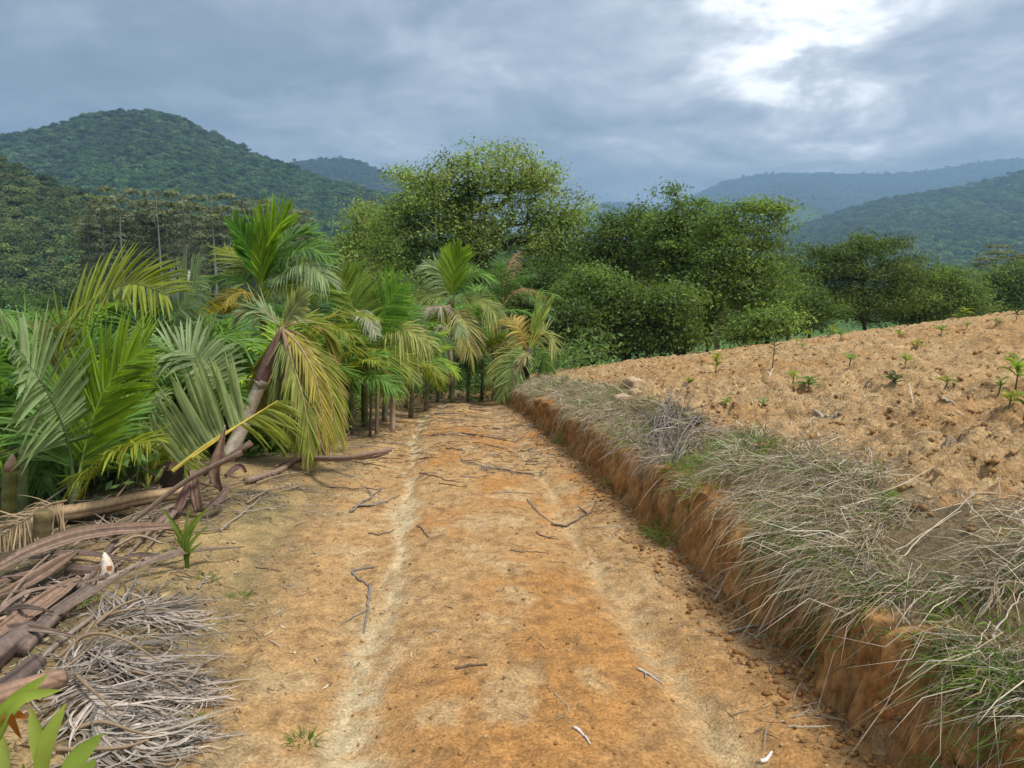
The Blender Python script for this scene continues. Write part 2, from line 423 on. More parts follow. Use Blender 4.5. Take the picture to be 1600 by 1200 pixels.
tag(grid_mesh('verge', XR, geo(.9, 40, 330, 2.2), np.r_[geo(-12, -3.2, 40, -1.2), np.linspace(-3.15, -1.36, 80)], col_verge, M_VERGE), 'littered earth verge along the left of the track', 'verge', kind='structure')
def valley():
    u = np.linspace(-1, 1, 181); xs = np.sign(u) * np.abs(u)**3 * 5200
    v = np.linspace(0, 1, 200); ys = -60 + v**3 * 6700
    d, x = np.meshgrid(ys, xs, indexing='ij')
    z = H0(x, d)
    near = (d > -2) & (d < 46) & (x > -16) & (x < 45)
    z = np.where(near, z - .45, z - .12)
    z = np.where(d > 250, VALLEY + .02 * (d - 250)**.8 * 0, z)
    n = fbm(x * .03, d * .03, 161, 4); n2 = fbm(x * .2, d * .2, 163, 3)
    c = np.broadcast_to(np.array([.085, .150, .042]), x.shape + (3,)).copy()
    c = lerp(c, [.10, .15, .045], ss((n - .5) * 5)); c = lerp(c, [.035, .07, .022], ss((n2 - .5) * 5) * .6)
    n_, m_ = d.shape
    i, j = np.meshgrid(np.arange(n_ - 1), np.arange(m_ - 1), indexing='ij'); b = i * m_ + j
    F = np.stack([b, b + 1, b + m_ + 1, b + m_], -1).reshape(-1, 4)
    o = mk('ground', np.stack([x, d, z], -1).reshape(-1, 3), F, M_GROUND, col=c.reshape(-1, 3), smooth=True)
    tag(o, 'green grassy valley floor below the track', 'ground', kind='structure')
valley()

# ------------------------------------------------------------------ hills
def crowns(cs, rad, hgt, nq, cols, up=.35, ql=.42):
    """leaf-clump crowns: for each centre nq small quads spread over a lumpy dome"""
    n = len(cs)
    th = rng.random((n, nq)) * 2 * np.pi; zc = rng.random((n, nq)) * 1.25 - .25
    rr = np.sqrt(np.clip(1 - zc**2, 0, 1)) * (.75 + .4 * rng.random((n, nq)))
    N3 = np.stack([rr * np.cos(th), rr * np.sin(th), zc], -1)
    c = cs[:, None] + N3 * np.stack([rad, rad, hgt], -1)[:, None]
    nn = nrmz(N3 + np.array([0, 0, up]) + .55 * rng.normal(size=(n, nq, 3)))
    s = nrmz(np.cross(nn, rng.normal(size=(n, nq, 3)))); b = np.cross(nn, s)
    q = (rad[:, None] * ql * (.7 + .6 * rng.random((n, nq))))[..., None]
    V = np.stack([c - s * q, c - b * q * .8, c + s * q, c + b * q * .8], 2).reshape(-1, 3)
    F = np.arange(n * nq * 4).reshape(-1, 4)
    C = cols[:, None] * (.72 + .56 * rng.random((n, nq, 1)))
    return V, F, np.repeat(C.reshape(-1, 3), 4, 0)
def hill(name, label, sky_px, D, foot, seed, col, mat=M_HILL, k_rng=(-500, 2100), spur=.22, back=1.35, nu=150, nv=70, pw=.8):
    px = np.array([p[0] for p in sky_px], float); py = np.array([p[1] for p in sky_px], float)
    X0 = (px - 800) / FPX; U0 = (600 - py) / FPX; dd = cp + U0 * sp_
    k0 = X0 / dd; q0 = (-sp_ + U0 * cp) / dd
    def zf(k, y):
        q = np.interp(k, k0, q0); v = np.clip((y - foot) / (D - foot), 0, 1)
        x = k * y; sc = 6. / D
        rid = fbm(x * sc + 3, y * sc * .6, seed, 4) - .5
        g = v**pw + spur * rid * 4 * v * (1 - v)
        base = VALLEY - 4
        z = base + (CAMZ + y * q + 4 - VALLEY) * np.clip(g, 0, 1)
        b = np.clip((y - D) / (D * (back - 1)), 0, 1)
        zt = base + (CAMZ + D * q + 4 - VALLEY) * (1 - b**1.3)
        return np.where(y > D, zt, z)
    ks = np.linspace(k0[0], k0[-1], nu); vs = np.concatenate([np.linspace(foot, D, nv), np.linspace(D * 1.02, D * back, 14)])
    y, k = np.meshgrid(vs, ks, indexing='ij'); z = zf(k, y)
    V = np.stack([k * y, y, z], -1).reshape(-1, 3); m_ = nu; n_ = len(vs)
    i, j = np.meshgrid(np.arange(n_ - 1), np.arange(m_ - 1), indexing='ij'); b = i * m_ + j
    F = np.stack([b, b + 1, b + m_ + 1, b + m_], -1).reshape(-1, 4)
    n = fbm(V[:, 0] * 9 / D, V[:, 1] * 9 / D, seed + 3, 4)
    C = lerp(np.broadcast_to(np.array(col), V.shape).copy(), np.array(col) * 1.7, ss((n - .48) * 5))
    o = mk(name, V, F, mat, col=C, smooth=True); tag(o, label, 'hill', kind='structure')
    return zf, k0
GREENS = np.array([[.045, .085, .030], [.060, .10, .034], [.036, .070, .030], [.075, .115, .040], [.052, .082, .038], [.085, .11, .05]])
def canopy_mat():
    m = vmat('far_canopy_tinted', .9, .25, .5, trans=.15, spec=.1, gain=1.55); nt = m.node_tree; L = nt.links
    b = nt.nodes['Principled BSDF']
    at = nd(nt, 'ShaderNodeAttribute', attribute_name='tint', attribute_type='INSTANCER')
    for sock in [b.inputs['Base Color']] + [n.inputs[0] for n in nt.nodes if n.type == 'BSDF_TRANSLUCENT']:
        src = sock.links[0].from_socket
        mx = nd(nt, 'ShaderNodeVectorMath', operation='MULTIPLY'); L.new(src, mx.inputs[0]); L.new(at.outputs['Color'], mx.inputs[1]); L.new(mx.outputs[0], sock)
    return m
M_FOREST = canopy_mat()
def proto_crown(nq, lobes):
    """one unit-size forest crown: lobed dome of leaf clumps (kept out of the scene, used only as instance source)"""
    th = rng.random(lobes) * 2 * np.pi; rr = .62 * np.sqrt(rng.random(lobes))
    lc = np.stack([rr * np.cos(th), rr * np.sin(th), .15 + .55 * rng.random(lobes) * (1 - rr)], -1)
    lr = .34 + .2 * rng.random(lobes)
    V, F, C = crowns(lc, lr, lr * .85, nq, np.ones((lobes, 3)) * (.85 + .3 * rng.random((lobes, 1))), up=.5, ql=.2)
    tr = tube(curve([(0, 0, -1.6), (.03, 0, -.6), (0, .02, .2)], 5), [.07, .06, .03], 5, (2.2, 1.9, 2.4), cap=False) if False else None
    o = mk('crown_source', V, F, M_FOREST, col=C); COLL.objects.unlink(o); return o
CROWNS = [proto_crown(64, 9), proto_crown(56, 13), proto_crown(70, 6), proto_crown(60, 10)]
def scatter_group(src):
    ng = bpy.data.node_groups.new('scatter', 'GeometryNodeTree')
    ng.interface.new_socket('Geometry', in_out='INPUT', socket_type='NodeSocketGeometry')
    ng.interface.new_socket('Geometry', in_out='OUTPUT', socket_type='NodeSocketGeometry')
    N = ng.nodes; L = ng.links
    gi = N.new('NodeGroupInput'); go = N.new('NodeGroupOutput'); jn = N.new('GeometryNodeJoinGeometry')
    na = lambda n, t: (lambda x: (setattr(x, 'data_type', t), x.inputs.__getitem__(0).__setattr__('default_value', n), x)[2])(N.new('GeometryNodeInputNamedAttribute'))
    sc = na('size', 'FLOAT_VECTOR'); ro = na('turn', 'FLOAT_VECTOR'); ix = na('pick', 'INT')
    for k, o in enumerate(src):
        oi = N.new('GeometryNodeObjectInfo'); oi.inputs[0].default_value = o; oi.inputs[1].default_value = True
        iop = N.new('GeometryNodeInstanceOnPoints'); cmp = N.new('FunctionNodeCompare'); cmp.data_type = 'INT'; cmp.operation = 'EQUAL'
        L.new(ix.outputs[0], cmp.inputs[2]); cmp.inputs[3].default_value = k
        L.new(gi.outputs[0], iop.inputs['Points']); L.new(oi.outputs['Geometry'], iop.inputs['Instance']); L.new(cmp.outputs[0], iop.inputs['Selection'])
        L.new(ro.outputs[0], iop.inputs['Rotation']); L.new(sc.outputs[0], iop.inputs['Scale'])
        L.new(iop.outputs[0], jn.inputs[0])
    L.new(jn.outputs[0], go.inputs[0]); return ng
FOREST_NG = scatter_group(CROWNS)
def scatter(name, pts, size, turn, tint, ng, npick):
    me = bpy.data.meshes.new(name); me.from_pydata([tuple(p) for p in pts], [], [])
    for nm, ty, val in (('size', 'FLOAT_VECTOR', size), ('turn', 'FLOAT_VECTOR', turn)):
        at = me.attributes.new(nm, ty, 'POINT'); at.data.foreach_set('vector', np.asarray(val, np.float32).ravel())
    at = me.attributes.new('pick', 'INT', 'POINT'); at.data.foreach_set('value', rng.integers(0, npick, len(pts)).astype(np.int32))
    at = me.attributes.new('tint', 'FLOAT_COLOR', 'POINT'); at.data.foreach_set('color', np.c_[tint, np.ones(len(pts))].astype(np.float32).ravel())
    o = bpy.data.objects.new(name, me); COLL.objects.link(o)
    md = o.modifiers.new('scatter', 'NODES'); md.node_group = ng
    return o
def forest(name, label, zf, n, krng, yrng, rad, tint=(1, 1, 1), ypow=1., hscale=.9):
    k = krng[0] + (krng[1] - krng[0]) * rng.random(n); y = yrng[0] + (yrng[1] - yrng[0]) * rng.random(n)**ypow
    x = k * y; r = rad * (.45 + 1.15 * rng.random(n)**2.2)
    z = zf(k, y) + r * (.1 + .5 * rng.random(n))
    g = fbm(x / rad * .07, y / rad * .07, 91, 3); g2 = fbm(x / rad * .02, y / rad * .02, 93, 3)
    ci = np.clip((rng.random(len(x)) * .75 + g * .6 - .18) * 6, 0, 5.9).astype(int)
    cols = GREENS[ci] * np.array(tint) * (.55 + .8 * rng.random((len(x), 1))) * (.5 + 1. * g2[:, None])
    h = r * hscale * (.8 + .6 * rng.random(n))
    o = scatter(name, np.stack([x, y, z], -1), np.stack([r, r, h], -1), np.stack([0 * r, 0 * r, rng.random(n) * 6.28], -1), cols, FOREST_NG, len(CROWNS))
    tag(o, label, 'forest', kind='stuff')
BIG = [(-560, 330), (-300, 268), (-120, 232), (0, 218), (40, 213), (75, 206), (105, 194), (130, 187), (165, 181), (200, 179), (240, 180), (275, 188), (305, 202), (335, 216), (400, 246), (450, 265), (520, 287), (610, 311), (720, 345), (840, 390), (960, 430)]
zbig, _ = hill('wooded_hill', 'big rounded hill covered with dark green forest on the left', BIG, 930, 330, 201, (.020, .042, .017))
forest('hill_forest', 'dense forest canopy covering the big rounded hill', zbig, 40000, (-.9, .06), (335, 936), 4.0, tint=(.85, .98, 1.0), ypow=.8)
NEARL = [(-500, 200), (-250, 228), (-80, 246), (0, 262), (60, 284), (140, 316), (190, 340), (260, 372), (330, 402), (420, 428), (560, 446)]
znl, _ = hill('forest_slope', 'lower forested slope at the far left before the big hill', NEARL, 300, 150, 205, (.022, .042, .015), spur=.15)
forest('slope_forest', 'olive green forest canopy on the lower left slope', znl, 13000, (-.9, -.17), (152, 302), 2.0, tint=(.95, .85, .7))
DARK = [(300, 360), (380, 300), (430, 262), (455, 253), (490, 249), (530, 247), (560, 251), (585, 263), (610, 274), (640, 276), (680, 300), (740, 350)]
zdk, _ = hill('cloud_capped_hill', 'dark blue hill with its top in the cloud behind the wooded hill', DARK, 2300, 1200, 207, (.016, .030, .020))
FARB = [(780, 400), (860, 352), (905, 330), (935, 320), (965, 315), (990, 319), (1015, 324), (1050, 321), (1090, 302), (1125, 287), (1160, 277), (1200, 272), (1240, 270), (1290, 271), (1340, 272), (1400, 271), (1440, 268), (1480, 262), (1530, 254), (1565, 249), (1600, 248), (1700, 240), (1850, 250), (2100, 262)]
zfb, _ = hill('blue_mountain', 'long blue mountain ridge under the clouds on the right', FARB, 4900, 2600, 211, (.030, .050, .026), spur=.3, nu=220)
forest('mountain_forest', 'blue hazy forest covering the far mountain ridge', zfb, 30000, (.0, .92), (2700, 4890), 9.5, tint=(1., 1., 1.))
forest('dark_hill_forest', 'dark hazy forest covering the cloud capped hill', zdk, 9000, (-.4, -.05), (1250, 2295), 5.5, tint=(.7, .8, .9))
RIDGE = [(1120, 415), (1180, 385), (1240, 360), (1290, 343), (1340, 325), (1400, 311), (1450, 302), (1500, 296), (1550, 283), (1600, 270), (1700, 250), (1900, 230), (2200, 225)]
zrg, _ = hill('green_ridge', 'hazy green forested ridge on the right below the blue mountain', RIDGE, 1900, 800, 215, (.030, .056, .022))
forest('ridge_forest', 'hazy forest canopy covering the right hand ridge', zrg, 28000, (.24, .98), (805, 1906), 6.6, tint=(1.1, 1.15, .95))
KNOLL = [(1190, 352), (1215, 332), (1240, 322), (1262, 319), (1285, 325), (1310, 340), (1340, 362)]
hill('grassy_knoll', 'pale green grassy knoll between the ridge and the blue mountain', KNOLL, 2400, 2000, 219, (.045, .078, .032), nu=40, nv=24)

# ------------------------------------------------------------------ the damp air
def haze():
    x0, x1, y0, y1, z0, z1 = -6000, 6000, -150, 7200, -12, 760
    V = [(x, y, z) for x in (x0, x1) for y in (y0, y1) for z in (z0, z1)]
    F = [(0, 1, 3, 2), (4, 6, 7, 5), (0, 4, 5, 1), (2, 3, 7, 6), (0, 2, 6, 4), (1, 5, 7, 3)]
    me = bpy.data.meshes.new('haze'); me.from_pydata(V, [], F); o = bpy.data.objects.new('haze', me); COLL.objects.link(o)
    m = bpy.data.materials.new('haze'); m.use_nodes = True; nt = m.node_tree; nt.nodes.clear()
    out = nd(nt, 'ShaderNodeOutputMaterial'); v = nd(nt, 'ShaderNodeVolumePrincipled')
    v.inputs['Color'].default_value = (.42, .68, 1.0, 1); v.inputs['Density'].default_value = 2.8e-4; v.inputs['Anisotropy'].default_value = .1
    nt.links.new(v.outputs[0], out.inputs['Volume']); me.materials.append(m)
    tag(o, 'thin blue haze hanging in the valley air', 'haze', kind='stuff')
haze()

# ------------------------------------------------------------------ palm fronds
def frond(ctrl, ll=.55, lw=.042, n=44, nrm=(0, 0, 1), ang=(72, 28), vee=.25, sag=.25, col=(.10, .17, .03), rcol=None, r0=.014, start=.14, S=5, fold=True, jit=.06, curl=0., miss=.03, tipbrown=.0, sides=(-1, 1), colvar=.2, sweep=0., flatz=None, end=.995):
    """pinnate leaf: rachis tube through ctrl (world points) with n leaflets a side"""
    n = int(n * 1.35); lw = lw * .8
    m = 26; path = curve(ctrl, m); T = nrmz(np.gradient(path, axis=0))
    nrm = np.asarray(nrm, float); Sd = nrmz(np.cross(T, nrm)); Nn = np.cross(Sd, T)
    s = np.linspace(start, end, n)
    idx = s * (m - 1); i0 = np.minimum(idx.astype(int), m - 2); f = (idx - i0)[:, None]
    B = path[i0] * (1 - f) + path[i0 + 1] * f; t_ = nrmz(T[i0] * (1 - f) + T[i0 + 1] * f)
    sd = nrmz(Sd[i0] * (1 - f) + Sd[i0 + 1] * f); nn = np.cross(sd, t_)
    parts = []
    u = np.linspace(0, 1, S)[None, :, None]
    wprof = np.interp(np.linspace(0, 1, S), [0, .12, .4, .75, 1], [.45, .9, 1, .7, .06])
    for sg in sides:
        k = np.clip((s - start) / (1 - start), 0, 1)
        ln = ll * np.interp(k, [0, .15, .45, .8, 1], [.62, .88, 1, .72, .38]) * (1 + jit * rng.normal(size=n))
        a = np.radians(np.interp(k, [0, 1], ang) + 4 * rng.normal(size=n))[:, None]
        v = (vee + jit * 1.4 * rng.normal(size=n))[:, None]
        dr = nrmz(np.cos(a) * t_ + np.sin(a) * (sg * sd * np.cos(v) + nn * np.sin(v)))
        pts = B[:, None] + dr[:, None] * ln[:, None, None] * u
        g = (sag * (1 + .5 * rng.normal(size=n)))[:, None, None]
        pts = pts - np.array([0, 0, 1.]) * ln[:, None, None] * g * u**2
        if curl:
            cv = nrmz(rng.normal(size=(n, 3)))[:, None] * curl * ln[:, None, None]
            pts = pts + cv * (u**2) + np.cross(dr, cv[:, 0])[:, None] * (u**3) * .8
        if sweep:
            sw = (sweep * (.2 + 1.5 * rng.random(n)) * np.where(rng.random(n) < .22, -1, 1))[:, None, None]; al = np.linspace(0, 1, S)[None, :, None] * sw * 1.5 * sg
            h0 = dr[:, None]; h1 = np.cross(nn, dr)[:, None]
            st_ = ln[:, None, None] / (S - 1) * (np.cos(al) * h0 + np.sin(al) * h1); pts = B[:, None] + np.concatenate([np.zeros((n, 1, 3)), np.cumsum(st_, 1)[:, :-1]], 1)
            pts = pts + (nrmz(rng.normal(size=(n, 3)))[:, None] * curl * ln[:, None, None]) * u**2
        if flatz is not None: gz_ = Hs(pts[..., 0], pts[..., 1]); pts[..., 2] = gz_ + .45 * (pts[..., 2] - gz_); pts[..., 2] = np.maximum(pts[..., 2], Hs(pts[..., 0], pts[..., 1]) + flatz * (.3 + rng.random((n, 1))))
        keep = rng.random(n) > miss; pts = pts[keep]
        d2 = nrmz(np.gradient(pts, axis=1)); wv = nrmz(np.cross(d2, nn[keep][:, None] + .25 * rng.normal(size=(len(pts), 1, 3)))); fn = np.cross(wv, d2)
        w = lw * np.interp(k[keep], [0, .3, .8, 1], [.7, 1, .85, .5])[:, None] * wprof[None]
        c = np.array(col) * (1 + colvar * rng.normal(size=(len(pts), 1))).clip(.45, 1.7)
        c = np.repeat(c[:, None], S, 1)
        if tipbrown:
            tb = (u[..., 0] > .7)[..., None] * (rng.random((len(pts), 1, 1)) < tipbrown)
            c = np.where(tb, np.array([.22, .16, .07]), c)
        parts.append(strips_v(pts, w, wv, fn, c) if fold else strips(pts, w, wv, c))
    rc = np.array(rcol if rcol is not None else np.array(col) * np.array([1.7, 1.35, 1.2]))
    parts.append(tube(path, np.linspace(r0, r0 * .22, m), 5, rc, cap=False))
    return cat_(parts)
def mkfrond(fr, o, name='frond', mat=None):
    """the blade as a part, its stalk (the last 26 x 5 vertices) as a sub-part"""
    V, F, C = fr; k = len(V) - 130; q = F[0]
    lf = mk(name, V[:k], q[(q < k).all(1)], mat or M_FROND, o, C[:k]); mk('stalk', V[k:], q[(q >= k).all(1)] - k, mat or M_FROND, lf, C[k:], True); return lf
def pf(*pts):
    """pixel + depth triples -> world points"""
    return [P(*p) for p in pts]
UP = (0, 0, 1); CAMN = (.05, -.75, .65)
BRIGHT = (.145, .215, .018); MIDG = (.075, .140, .028); PALE = (.135, .175, .085); OLIVE = (.120, .140, .018); DARKG = (.040, .082, .024); YEL = (.15, .125, .02); TAN = (.17, .125, .065); GREY = (.215, .195, .178)

def palm(name, label, base, fronds, trunk=None, tr=(.05, .04), tcol=(.13, .14, .06), group='palms left of the track', shaft=None, cat='palm'):
    o = thing(name, label, cat, base, group)
    if trunk is not None:
        pa = curve(trunk, 14); cc = np.array(tcol) * (1 + .25 * np.sin(np.arange(14) * 2.4))[:, None]
        V, F, C = tube(pa, np.linspace(tr[0], tr[1], 14), 9, cc, rough=.06); mk('trunk', V, F, M_BARK, o, C, True)
    if shaft is not None:
        V, F, C = tube(curve(shaft[0], 8), np.linspace(shaft[1], shaft[2], 8), 9, shaft[3], streak=.15); mk('crownshaft', V, F, M_WOOD, o, C, True)
    for fr in fronds:
        mkfrond(fr, o)
    return o
# bright young palm close by at the left
b = G(*P(116, 800, 5.9)[:2])
palm('palm', 'bright green young palm with broad upright fronds beside the log pile', b, [
    frond(pf((117, 790, 5.9), (124, 740, 5.9), (150, 640, 5.85), (182, 585, 5.8), (226, 545, 5.7)), ll=.66, lw=.046, n=46, nrm=CAMN, ang=(48, 30), vee=.15, sag=.06, col=BRIGHT, start=.22, rcol=(.30, .34, .10)),
    frond(pf((114, 790, 5.9), (108, 700, 5.8), (82, 630, 5.6), (45, 570, 5.4), (5, 522, 5.2)), ll=.62, lw=.058, n=30, nrm=(.2, -.5, .8), ang=(75, 42), vee=.3, sag=.18, col=PALE, start=.34, rcol=(.10, .12, .06)),
    frond(pf((120, 785, 5.9), (135, 720, 6.0), (170, 660, 6.3), (225, 625, 6.6)), ll=.5, lw=.04, n=34, nrm=(0, -.4, .9), sag=.25, col=MIDG, start=.25),
    frond(pf((112, 785, 5.9), (95, 700, 6.1), (60, 640, 6.4), (15, 620, 6.6)), ll=.55, lw=.04, n=34, nrm=(0, -.3, .9), sag=.3, col=MIDG, start=.25),
    frond(pf((118, 785, 5.9), (150, 735, 5.7), (190, 700, 5.6), (235, 690, 5.4)), ll=.42, lw=.036, n=30, nrm=(0, -.2, 1), sag=.4, col=OLIVE, start=.25),
    frond(pf((116, 790, 5.9), (112, 720, 5.9), (100, 650, 6.0), (92, 590, 6.1)), ll=.5, lw=.04, n=36, nrm=CAMN, ang=(55, 25), sag=.15, col=MIDG, start=.3),
], trunk=[b, P(116, 790, 5.9), P(118, 760, 5.9)], tr=(.045, .03))
b = G(*P(60, 760, 7.4)[:2])
palm('palm', 'olive palm whose big arching frond rises against the valley', b, [
    frond(pf((75, 640, 7.4), (92, 525, 7.4), (125, 485, 7.3), (162, 459, 7.2), (210, 444, 7.1), (262, 462, 7.0)), ll=.68, lw=.05, n=46, nrm=(-.25, -.6, .75), ang=(78, 40), vee=.28, sag=.18, col=OLIVE, start=.28, rcol=(.07, .07, .03)),
    frond(pf((75, 640, 7.4), (88, 590, 7.2), (96, 560, 7.1), (92, 515, 7.0)), ll=.52, lw=.036, n=34, nrm=CAMN, ang=(70, 40), sag=.1, col=(.20, .17, .085), start=.2),
    frond(pf((70, 650, 7.4), (50, 560, 7.4), (20, 520, 7.3), (-40, 520, 7.2)), ll=.6, lw=.042, n=36, nrm=(0, -.3, 1), sag=.3, col=MIDG, start=.3),
    frond(pf((78, 645, 7.4), (130, 570, 7.4), (190, 540, 7.5), (250, 560, 7.5)), ll=.5, lw=.04, n=36, nrm=(0, -.4, .9), sag=.3, col=MIDG, start=.3),
    frond(pf((70, 650, 7.4), (40, 620, 7.0), (5, 610, 6.8), (-40, 640, 6.6)), ll=.5, lw=.04, n=34, nrm=(0, -.3, 1), sag=.35, col=PALE, start=.25),
], trunk=[b, P(66, 720, 7.4), P(76, 640, 7.4)], tr=(.05, .035))
b = G(*P(262, 700, 8.6)[:2])
palm('palm', 'pale green palm with silvery upright fronds behind the stump', b, [
    frond(pf((258, 560, 8.6), (272, 505, 8.6), (290, 465, 8.5), (312, 432, 8.4)), ll=.66, lw=.042, n=40, nrm=(-.2, -.75, .55), ang=(72, 40), vee=.1, sag=.15, col=PALE, start=.15, rcol=(.28, .28, .13)),
    frond(pf((262, 620, 8.6), (235, 560, 8.6), (220, 520, 8.6), (208, 478, 8.6)), ll=.55, lw=.036, n=38, nrm=CAMN, ang=(75, 40), sag=.2, col=DARKG, start=.2),
    frond(pf((350, 650, 7.8), (340, 600, 7.8), (318, 566, 7.8), (290, 550, 7.8), (240, 547, 7.7), (185, 556, 7.6)), ll=.52, lw=.045, n=46, nrm=(.25, -.5, .8), ang=(85, 45), vee=.5, sag=.25, col=PALE, start=.22, rcol=(.20, .20, .08)),
    frond(pf((265, 600, 8.6), (300, 545, 8.7), (350, 525, 8.8), (400, 545, 8.8)), ll=.5, lw=.036, n=38, nrm=(0, -.3, 1), sag=.35, col=MIDG, start=.2),
    frond(pf((262, 620, 8.6), (230, 590, 8.5), (190, 590, 8.4), (150, 625, 8.2)), ll=.48, lw=.036, n=36, nrm=(0, -.3, 1), sag=.4, col=DARKG, start=.2),
    frond(pf((262, 640, 8.6), (280, 600, 8.4), (310, 590, 8.2), (340, 620, 8.1)), ll=.5, lw=.04, n=34, nrm=(0, -.3, 1), sag=.4, col=MIDG, start=.2),
], trunk=[b, P(262, 650, 8.6), P(260, 570, 8.6)], tr=(.05, .03))
b = G(*P(228, 740, 6.6)[:2])
palm('young_palm', 'low palm shoot with drooping grey green leaflets beside the cut stump', b, [
    frond(pf((231, 757, 6.6), (228, 700, 6.6), (222, 650, 6.5), (250, 625, 6.4)), ll=.42, lw=.045, n=16, nrm=(.3, -.6, .7), ang=(80, 35), vee=-.1, sag=.75, col=PALE, start=.45, rcol=(.30, .32, .10)),
    frond(pf((231, 757, 6.6), (215, 715, 6.6), (190, 690, 6.5), (160, 700, 6.3)), ll=.4, lw=.036, n=24, nrm=UP, sag=.5, col=MIDG, start=.25),
    frond(pf((231, 757, 6.6), (250, 715, 6.7), (275, 690, 6.8), (300, 695, 6.8)), ll=.36, lw=.034, n=24, nrm=UP, sag=.5, col=OLIVE, start=.25)],
    trunk=[b, P(231, 757, 6.6)], tr=(.025, .018))
# tall palm behind the fallen one
b = G(*P(412, 560, 11.2)[:2])
D_ = 11.2
palm('palm', 'tall palm with an upright bright green crown behind the fallen palm', b, [
    frond(pf((408, 462, D_), (396, 410, D_), (380, 372, 11.0), (366, 350, 10.9)), ll=.55, lw=.05, n=40, nrm=(.8, -.5, .3), ang=(50, 25), sag=.1, col=(.07, .15, .025), start=.2),
    frond(pf((410, 460, D_), (412, 400, D_), (428, 362, 11.1), (448, 340, 11.0)), ll=.75, lw=.048, n=46, nrm=(-.5, -.8, .3), ang=(45, 25), sag=.06, col=BRIGHT, start=.15),
    frond(pf((412, 460, D_), (425, 405, D_), (450, 372, 11.4), (486, 362, 11.5)), ll=.6, lw=.044, n=42, nrm=(-.3, -.6, .7), ang=(65, 30), sag=.15, col=MIDG, start=.2),
    frond(pf((412, 462, D_), (440, 412, D_), (478, 388, 11.0), (512, 398, 10.9)), ll=.55, lw=.04, n=42, nrm=(0, -.4, .9), sag=.35, col=MIDG, start=.2),
    frond(pf((413, 465, D_), (440, 430, 11.), (478, 412, 10.8), (512, 438, 10.6)), ll=.5, lw=.036, n=42, nrm=(0, -.4, .9), sag=.45, col=PALE, start=.25),
    frond(pf((405, 465, D_), (385, 442, D_), (355, 430, 11.3), (322, 438, 11.4)), ll=.5, lw=.038, n=42, nrm=(0, -.3, 1), sag=.4, col=MIDG, start=.25),
    frond(pf((405, 468, D_), (388, 458, 11.), (360, 464, 10.8), (330, 500, 10.6)), ll=.42, lw=.036, n=38, nrm=(0, -.4, .9), sag=.4, col=YEL, start=.25),
    frond(pf((414, 468, D_), (430, 450, 11.), (452, 448, 10.9), (478, 470, 10.8)), ll=.4, lw=.036, n=36, nrm=(0, -.4, .9), sag=.4, col=OLIVE, start=.2),
    frond(pf((407, 462, D_), (394, 425, 11.4), (375, 400, 11.6), (350, 388, 11.8)), ll=.5, lw=.036, n=38, nrm=(0, -.4, .9), sag=.3, col=OLIVE, start=.25),
    frond(pf((410, 458, D_), (407, 395, D_), (400, 370, 11.2)), ll=.5, lw=.05, n=36, nrm=(.2, -1, .2), ang=(35, 20), sag=.03, col=BRIGHT, start=.15),
], trunk=[b, P(412, 520, D_), P(410, 455, D_)], tr=(.07, .05), tcol=(.10, .085, .06))
# fallen palm: pale trunk leaning up out of the pile, purple crownshaft, withering skirt
FB = G(*P(362, 720, 7.8)[:2]); FD = 7.9
o = thing('fallen_palm', 'felled palm leaning on the pile with purple crownshaft and withering drooping crown', 'palm', FB)
tpath = curve([FB + np.array([-.05, 0, .02]), P(372, 682, 7.85), P(390, 640, FD), P(408, 598, FD)], 10)
V, F, C = tube(tpath, np.linspace(.082, .06, 10), 12, (.58, .50, .40), streak=.18, rough=.04); mk('trunk', V, F, M_BARK, o, C, True)
V, F, C = tube(curve(pf((407, 599, FD), (416, 575, FD), (428, 548, FD), (441, 516, FD)), 12), np.interp(np.linspace(0, 1, 12), [0, .5, 1], [.072, .068, .042]), 12, np.linspace((.20, .125, .115), (.30, .17, .13), 12), streak=.3); mk('crownshaft', V, F, M_WOOD, o, C, True)
V, F, C = tube(curve(pf((404, 601, FD), (409, 597, FD), (411, 593, FD)), 4), (.074), 12, (.42, .36, .28)); mk('ring', V, F, M_BARK, o, C, True)
CR = (442, 514, FD)
